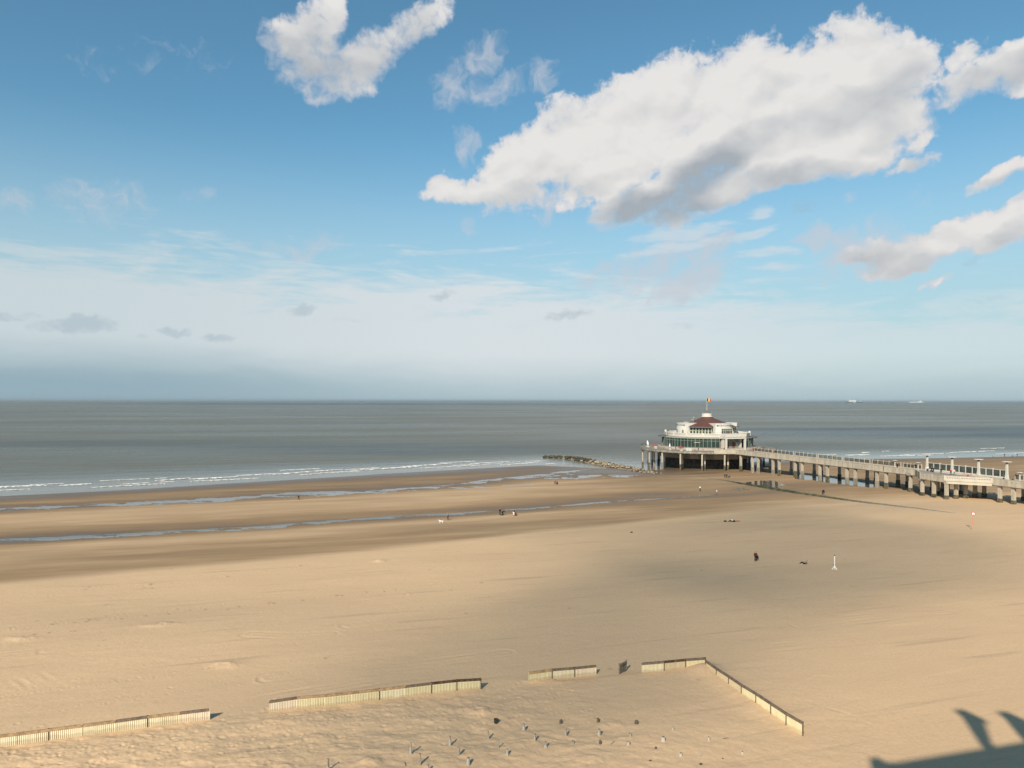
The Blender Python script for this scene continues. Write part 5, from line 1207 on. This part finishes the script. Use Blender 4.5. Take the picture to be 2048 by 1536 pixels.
def soft_bag(loc, size, label, col, rz=0, cat='bag', name='bag'):
    x, y, z = size; t = thing(name, label, cat, tuple(loc), rz)
    MB().lathe([(0, 0), (x * .46, .01), (x * .5, z * .3), (x * .46, z * .75), (x * .3, z), (0, z)], 12).build('body', cloth(col), t); MB().tube([(-x * .25, 0, z * .95), (-x * .2, 0, z * 1.35), (x * .2, 0, z * 1.35), (x * .25, 0, z * .95)], .02, 6).build('strap', cloth('black'), t)
def dog(at, label, col, face=90, s=1.0):
    V = Vector; j = dict(pel=V((0, -.30, .48)), mid=V((0, 0, .50)), che=V((0, .28, .48)), nk=V((0, .42, .60)), hd=V((0, .52, .70)), mz=V((0, .66, .66)), tl=V((0, -.42, .52)), tip=V((0, -.60, .66)))
    e = [('pel', 'mid'), ('mid', 'che'), ('che', 'nk'), ('nk', 'hd'), ('hd', 'mz'), ('pel', 'tl'), ('tl', 'tip')]; r = dict(pel=.10, mid=.11, che=.135, nk=.075, hd=.075, mz=.035, tl=.03, tip=.015)
    for q, x in (('l', -.08), ('r', .08)):
        st = .06 if q == 'l' else -.06
        j['fs' + q] = V((x, .27, .38)); j['fk' + q] = V((x, .27 + st, .20)); j['fp' + q] = V((x, .29 + st, .02)); j['hs' + q] = V((x, -.28, .40)); j['hk' + q] = V((x, -.20, .26)); j['hh' + q] = V((x, -.36 - st, .15)); j['hp' + q] = V((x, -.33 - st, .02))
        e += [('che', 'fs' + q), ('fs' + q, 'fk' + q), ('fk' + q, 'fp' + q), ('pel', 'hs' + q), ('hs' + q, 'hk' + q), ('hk' + q, 'hh' + q), ('hh' + q, 'hp' + q)]
        for a, b in (('fs', .055), ('fk', .035), ('fp', .032), ('hs', .075), ('hk', .055), ('hh', .034), ('hp', .032)): r[a + q] = b
    me = skin_mesh('dog', j, e, r); me.materials.append(cloth(col)); o = bpy.data.objects.new('dog', me); C.objects.link(o); o.location = ground(*at); o.rotation_euler = (0, 0, R(face)); o.scale = (s,) * 3; tag(o, label, 'dog')
    for x in (-.05, .05):
        MB().tube([(x, .49, .74), (x * 1.3, .46, .80)], [.03, .008], 6).build('ear', cloth(col), o)
person((598, 999.5), 'person in black walking alone beside the pale runnel at left', 'walk', 95, 'black', 'navy')
person((1110.5, 968.5), 'person in a bright pink jacket near the wet sheet of water', 'walk', 60, 'pink', 'navy'); soft_bag(ground(1114.5, 968.6), (.6, .5, .95), 'dark bag standing right beside the person in pink', 'navy')
person((896, 1040), 'person in a pale grey top and dark trousers followed by a white dog', 'walk', 200, 'grey', 'charcoal', 'fair'); dog((883, 1047), 'white dog trotting on the sand in front of its walker', 'white', 80, 1.15)
person((1000.5, 1029.5), 'taller person in black, left of the pair by the lower runnel', 'stand', 20, 'black', 'charcoal'); person((1005.8, 1030.5), 'person in black bending down, right of the pair by the lower runnel', 'bend', -60, 'black', 'black'); dog((1003, 1031.5), 'small black dog at the feet of the pair by the lower runnel', 'black', 120, .8)
person((1028, 1031.5), 'person in a dark jacket and white trousers, right of the pair by the runnel', 'stand', 150, 'charcoal', 'white'); soft_bag(ground(1031.5, 1031.5), (.55, .45, .8), 'dark red bag beside the person in white trousers', 'darkred')
person((1400.5, 982), 'person in a white top and black trousers by the shallow pool', 'stand', 10, 'white', 'black'); person((1434, 989), 'person in a white top and grey trousers right of the shallow pool', 'walk', 70, 'white', 'grey')
person((1450, 955.5), 'person in black, left of two standing below the pavilion', 'stand', 170, 'black', 'black'); person((1453.8, 955.5), 'person in dark navy, right of two standing below the pavilion', 'stand', 190, 'navy', 'black'); dog((1458.5, 955.8), 'black dog beside the two people below the pavilion', 'black', -60, 1.2)
person((1645.5, 989), 'person in a bulky black coat standing above the mossy groyne', 'bag', 40, 'black', 'charcoal'); soft_bag(ground(1647.4, 988.9) + Vector((0, 0, .55)), (.7, .5, .9), 'black rucksack carried by the person in the bulky coat', 'black')
person((1464, 1043.5), 'person in a white top sitting on the sand between dark and red bags', 'sit', 95, 'white', 'black')
soft_bag(ground(1451, 1043.5), (.75, .6, .3), 'brown bag lying left of the person sitting in white', 'brown'); soft_bag(ground(1468.5, 1044), (.5, .4, .4), 'black bag beside the person sitting in white', 'black')
t_ = MB(); p = ground(1473.5, 1042.8); t_.box((0, 0, .06), (1.5, .8, .08), .1, taper=.92); tag(t_.build('towel', cloth('red'), None, tuple(p)), 'red towel spread on the sand right of the person in white', 'towel')
person((1512, 1122.5), 'person in a dark red jacket and black trousers standing on the open sand', 'bag', 160, 'darkred', 'black', 'dark', 1.80); soft_bag(ground(1515.6, 1121.8) + Vector((0, 0, .42)), (.42, .34, .50), 'black bag held by the person in the dark red jacket', 'black')
person((1609.5, 1127.8), 'person in grey and black reclining on the sand left of the white post', 'recline', 80, 'grey', 'black'); t_ = MB(); t_.box((0, 0, .06), (.34, .24, .12), .3, taper=.8); tag(t_.build('shoe_bag', cloth('white'), None, tuple(ground(1602.3, 1127.6))), 'small white bundle at the feet of the reclining person', 'bundle')
person(at_z(1217.5, 930.5, -2.45), 'person in black and white standing on the rock groyne', 'stand', 30, 'black', 'white')
person((2009.5, 912.8), 'person in black at the waterline beyond the pier, left of two dark figures', 'walk', 80, 'black', 'black'); person((2034.5, 912), 'person in black at the waterline beyond the pier, at far right', 'walk', -80, 'black', 'black'); person((1986.5, 914.5), 'pale-clothed person at the waterline beyond the pier', 'stand', 100, 'cream', 'grey'); person((2025, 916.5), 'person in brown on the sand beyond the pier, near the right edge', 'walk', 110, 'brown', 'grey')
person((1697.3, 947), 'person in black on the beach beyond, seen between the pier columns', 'stand', 60, 'black', 'black')
# on the pier: seats along the windscreens and walkers
def on_deck(px, w): X = (px - 1024) / F; o = PC + N * w; s = (X * o.y - o.x) / (E.x - X * E.y); return pw(s, w, DZ1 + .02), s
for px, w, lb, kd, fc, a, b in ((1856, 3.6, 'person in white walking on the pier by the first windscreen lamp', 'walk', 160, 'white', 'charcoal'), (1863, 3.2, 'person in black, left of the pair walking on the pier plaza', 'walk', 170, 'black', 'navy'), (1866.8, 3.2, 'person in dark brown, right of the pair walking on the pier plaza', 'walk', 170, 'brown', 'black'),
                          (1882.5, 2.6, 'person in black striding alone on the pier plaza', 'walk', 150, 'black', 'black'), (1902, 1.8, 'person in a red jacket on the pier plaza', 'walk', 165, 'red', 'black'), (1909, 2.6, 'person in a cream jacket behind the red one on the plaza', 'walk', 165, 'cream', 'grey'),
                          (1936, .9, 'person in a red top sitting low by the pink rails on the plaza', 'sit', 150, 'red', 'brown'), (1955.5, -.4, 'person in a tan coat seated by the third windscreen lamp', 'sit', 120, 'tan', 'brown'), (1984.5, -3.6, 'person in black leaning by the parapet at the plaza end', 'bend', 60, 'black', 'black'), (2007.5, -4.2, 'person in black standing behind the parapet left of the last tall lamp', 'stand', 10, 'black', 'black'),
                          (2025.5, -3.6, 'person in black behind the parapet right of the last tall lamp', 'stand', 200, 'black', 'charcoal'), (1547, 2.0, 'person in pink-red walking on the pier near the pavilion', 'walk', 200, 'red', 'pink'), (1795.5, 3.8, 'dark-clothed person by the railing halfway along the pier', 'stand', 90, 'black', 'black')):
    p, s = on_deck(px, w); person(p, lb, kd, fc, a, b)
for a, r_, lb, kd, fc, c, d in ((-40, 27.6, 'person in dark clothes on the terrace in front of the entrance', 'walk', 30, 'navy', 'black'), (14, 28.5, 'person in a red jacket at the landward edge of the terrace', 'stand', 0, 'red', 'black'), (22, 28.6, 'person in a white top at the landward edge of the terrace', 'stand', 90, 'white', 'black'), (19, 30.2, 'person in brown beside the white-topped one on the terrace', 'walk', 200, 'brown', 'black'), (-66, 25.4, 'person in black standing by the glass wall of the pavilion', 'stand', 60, 'black', 'black'), (-16, 27, 'person in dark red on the terrace below the entrance steps', 'walk', 190, 'darkred', 'black')):
    p = pw(r_ * math.cos(R(a)), r_ * math.sin(R(a)), DZ1 + .08); person(p, lb, kd, fc, c, d)
# bicycle-like pink rack on the plaza, seats
p, s = on_deck(1930, .6); t = thing('bicycle', 'pink bicycle leaning on the plaza in front of the windscreens', 'bicycle', tuple(p), PRZ + .2); pinkm = mat('pink paint', (.60, .22, .16), .5, .1, 3)
for x in (-.55, .55):
    mb = MB(); mb.tube([(x + .34 * math.cos(2 * math.pi * i / 20), 0, .36 + .34 * math.sin(2 * math.pi * i / 20)) for i in range(21)], .035, 6); wh = mb.build('wheel', pinkm, t)
mb = MB()
for a, b in (((-.55, 0, .36), (-.2, 0, .85)), ((-.2, 0, .85), (.42, 0, .85)), ((-.2, 0, .32), (.42, 0, .85)), ((-.2, 0, .32), (-.55, 0, .36)), ((.42, 0, 1.0), (.55, 0, .36)), ((-.2, 0, .32), (-.22, 0, .98))): mb.tube([a, b], .03, 6)
mb.build('frame', pinkm, t); MB().box((-.22, 0, 1.0), (.26, .14, .06)).build('saddle', dark, t); MB().tube([(.42, -.25, 1.05), (.42, .25, 1.05)], .025, 6).build('handlebar', dark, t)
c = copy_tree(t); p, s = on_deck(1941.5, -.2); c.location = p; c.rotation_euler = (0, 0, PRZ - .3); c['label'] = 'pink bicycle to the right of the other, nearer the parapet'
# terrace furniture
def parasol(a, r_, label, col, h=3.0, openp=False):
    p = pw(r_ * math.cos(R(a)), r_ * math.sin(R(a)), DZ1 + .06); t = thing('parasol', label, 'parasol', tuple(p)); MB().box((0, 0, .25), (1.1, 1.1, .5)).build('base', white2, t); MB().tube([(0, 0, .4), (0, 0, h)], .05, 8).build('pole', white2, t)
    (MB().lathe([(.0, h), (.5, h - .2), (1.4, h - .75), (1.35, h - .8), (0, h - .35)], 8, smooth=False) if openp else MB().lathe([(0, h), (.16, h - .25), (.32, h - .9), (.36, h - 1.7), (.22, h - 2.0), (0, h - 2.0)], 12)).build('canopy', cloth(col), t)
parasol(-118, 28.8, 'tall folded white parasol at the left end of the terrace', 'white', 3.3); parasol(-112, 28.6, 'shorter folded white parasol beside the tall one on the terrace', 'white', 2.8)
parasol(-72, 26.4, 'folded white parasol in front of the glass wall', 'white', 3.0); parasol(-94, 27.5, 'small red parasol on the left of the terrace', 'red', 2.0, True); parasol(-55, 29.6, 'small red parasol near the front rail of the terrace', 'red', 2.1, True)
def table(a, r_, label):
    p = pw(r_ * math.cos(R(a)), r_ * math.sin(R(a)), DZ1 + .06); t = thing('terrace_table', label, 'table', tuple(p), R(a), 'dark tables on the terrace'); MB().lathe([(0, .72), (.6, .72), (.6, .77), (0, .77)], 14, smooth=False).build('table_top', dark, t); MB().tube([(0, 0, 0), (0, 0, .72)], .06, 8).lathe([(.3, 0), (.25, .04), (0, .05)], 12).build('leg', dark, t)
for a, r_ in ((-84, 25.4), (-76, 25.2), (-60, 25.6), (-52, 25.4), (-44, 25.8), (-36, 25.5), (34, 26.4), (40, 27.4), (46, 26.5), (54, 27.2), (60, 26.2)): table(a, r_, 'small round dark table beside the glass wall of the pavilion')
for i, (a, r_) in enumerate(((-100, 26.3), (-86, 29.2), (-47, 30.8))):
    p = pw(r_ * math.cos(R(a)), r_ * math.sin(R(a)), DZ1 + .06); t = thing('glass_screen', ['pale glass screen between the red and white parasols', 'pale glass screen at the left front of the terrace', 'low pale glass screen right of the front red parasol'][i], 'screen', tuple(p), PRZ + R(a) + math.pi / 2)
    MB().box((0, 0, .7), (2.6, .04, 1.3)).build('pane', mat('frosted glass', (.50, .52, .50), .3, .05, 2), t); MB().box((0, 0, .06), (2.7, .3, .12)).box((-1.3, 0, .7), (.07, .07, 1.4)).box((1.3, 0, .7), (.07, .07, 1.4)).build('frame', greym, t)

# ------------------------------------------------------------------ the apartment block behind the camera (its shadow falls into the lower right corner)
wallm = mat('brick facade', (.30, .22, .17), .9, .15, 2)
bd = math.atan2(4.1, 14.8); b = thing('apartment_building', 'tall apartment block behind the viewpoint whose roof shadow falls on the near sand at right', 'building', (3.4, -4.65, 0), bd); HB = 42.0
MB().box((24, -7.5, HB / 2 - .6), (48, 15, HB - 1.2)).build('wall', wallm, b); MB().box((-14, -8.5, 15), (28, 13, 30)).build('lower_wing', wallm, b)
mb = MB(); mb.box((24, -.15, HB - .6), (48, .3, 1.2)); mb.box((.4, -.4, HB + .35), (.8, .8, 1.1)); mb.box((1.0, -.5, HB + .05), (1.6, .6, .5)); mb.build('parapet', conc, b)
for f_ in range(13):
    for i in range(14): MB().box((2.2 + 3.4 * i, .02, 2 + 3.0 * f_), (1.9, .08, 1.7)).build('window', glass_d, b) if f_ > 9 and i < 8 else None
def chimney(s, zt, bar, back=-.7):
    mb = MB(); mb.box((s, back, HB + zt * .5), (.52, .6, zt), taper=2.1); c = mb.build('chimney', conc_d, b)
    MB().box((s, back + .1, HB + zt + .18), (1.0, bar, .36)).build('chimney_cap', conc_d, c)
chimney(10.9, 4.3, 2.5); chimney(15.2, 3.3, 2.2)
tag(MB().prism([(-120, -40), (160, 35), (157.5, 44), (-122.5, -31)], -.4, .25).build('promenade', deckm), 'paved promenade behind the beach', kind='structure')
# ------------------------------------------------------------------ unseen clouds behind the viewpoint, shaped to cast shade on chosen parts of the beach
def shade_cloud(spots, label, height, seed, cell=3.0, dens=.012):
    pts = []
    for px, py, rx, ry, tau in spots:
        g = at_z(px, py, -.3); D = g.y; pts.append((g.x, g.y, rx * D / F, ry * D * D / (CH * F), tau))
    x0 = min(p[0] - 2.2 * p[2] for p in pts); x1 = max(p[0] + 2.2 * p[2] for p in pts); y0 = min(p[1] - 2.2 * p[3] for p in pts); y1 = max(p[1] + 2.2 * p[3] for p in pts)
    xs_, ys_ = np.arange(x0, x1, cell), np.arange(y0, y1, cell); X, Y = np.meshgrid(xs_, ys_); T = np.zeros_like(X)
    for cx, cy, rx, ry, tau in pts: T += tau * np.exp(-((X - cx) / rx) ** 2 - ((Y - cy) / ry) ** 2)
    T *= np.clip(1.0 + .7 * fbm(X / 34 + seed, Y / 22, 4, seed, .5), .1, 2)
    f = T * math.sin(SUN_EL) / (2 * dens) - .25
    off = sun_dir * (height / sun_dir.z); ok = f > 0
    cellok = (ok[:-1, :-1] & ok[1:, :-1] & ok[:-1, 1:] & ok[1:, 1:])
    ny, nx = X.shape; idx = np.arange(nx * ny).reshape(ny, nx); mb = MB(); vs = {}; 
    f = np.maximum(f, 0) + .12
    def vid(i, top):
        key = (i, top)
        if key not in vs:
            r, c = divmod(i, nx); vs[key] = len(mb.v); mb.v.append((X[r, c] + off.x, Y[r, c] + off.y, height + (f[r, c] if top else -f[r, c])))
        return vs[key]
    R_, C_ = np.nonzero(cellok); okset = set(zip(R_.tolist(), C_.tolist()))
    def face(a): mb.f.append(a); mb.m.append(0); mb.sm.append(True)
    for r, c in okset:
        a, b, d, e = idx[r, c], idx[r, c + 1], idx[r + 1, c + 1], idx[r + 1, c]; a, b, d, e = int(a), int(b), int(d), int(e)
        face((vid(a, 1), vid(b, 1), vid(d, 1), vid(e, 1))); face((vid(e, 0), vid(d, 0), vid(b, 0), vid(a, 0)))
        for (r2, c2), p, q in (((r - 1, c), a, b), ((r, c + 1), b, d), ((r + 1, c), d, e), ((r, c - 1), e, a)):
            if (r2, c2) not in okset: face((vid(p, 0), vid(q, 0), vid(q, 1), vid(p, 1)))
    m = bpy.data.materials.get('cloud vapour')
    if not m:
        m = bpy.data.materials.new('cloud vapour'); m.use_nodes = True; t = m.node_tree; t.nodes.clear(); o = t.nodes.new('ShaderNodeOutputMaterial'); v = t.nodes.new('ShaderNodeVolumeScatter')
        v.inputs['Color'].default_value = (.96, .97, 1, 1); v.inputs['Density'].default_value = dens; v.inputs['Anisotropy'].default_value = .6; t.links.new(v.outputs[0], o.inputs['Volume'])
    tag(mb.build('cloud', m), label, kind='structure')
shade_cloud([(1580, 1084, 290, 34, 1.75), (1360, 1120, 280, 50, .38), (450, 1235, 380, 36, .22), (1330, 1220, 290, 60, .62), (1060, 1295, 290, 60, .66), (840, 1395, 320, 50, .58), (600, 1455, 240, 35, .38), (1180, 1390, 330, 60, .40), (1950, 1128, 160, 22, .35), (1750, 1180, 200, 30, .2)], 'unseen thin cloud behind the viewpoint, shaped to shade the middle of the beach', 520, 3, 2.0)
shade_cloud([(1560, 1012, 330, 13, .42), (1080, 1050, 300, 12, .30), (250, 1052, 330, 9, .30), (1350, 960, 260, 9, .25), (700, 968, 330, 7, .22), (60, 1105, 300, 9, .25)], 'unseen thin cloud bank behind the viewpoint, shaped to shade the wet flats', 560, 8, 3.5)
# ------------------------------------------------------------------ sea air
hm = bpy.data.materials.new('sea haze'); hm.use_nodes = True; t_ = hm.node_tree; t_.nodes.clear(); o_ = t_.nodes.new('ShaderNodeOutputMaterial'); v_ = t_.nodes.new('ShaderNodeVolumePrincipled')
v_.inputs['Color'].default_value = (.58, .69, .75, 1); v_.inputs['Density'].default_value = 2.8e-5; v_.inputs['Anisotropy'].default_value = .2; t_.links.new(v_.outputs[0], o_.inputs['Volume'])
hb_ = MB(); hb_.box((0, 20000, 22), (110000, 110000, 82)); tag(hb_.build('haze', hm), 'thin sea air paling the far water', kind='stuff')
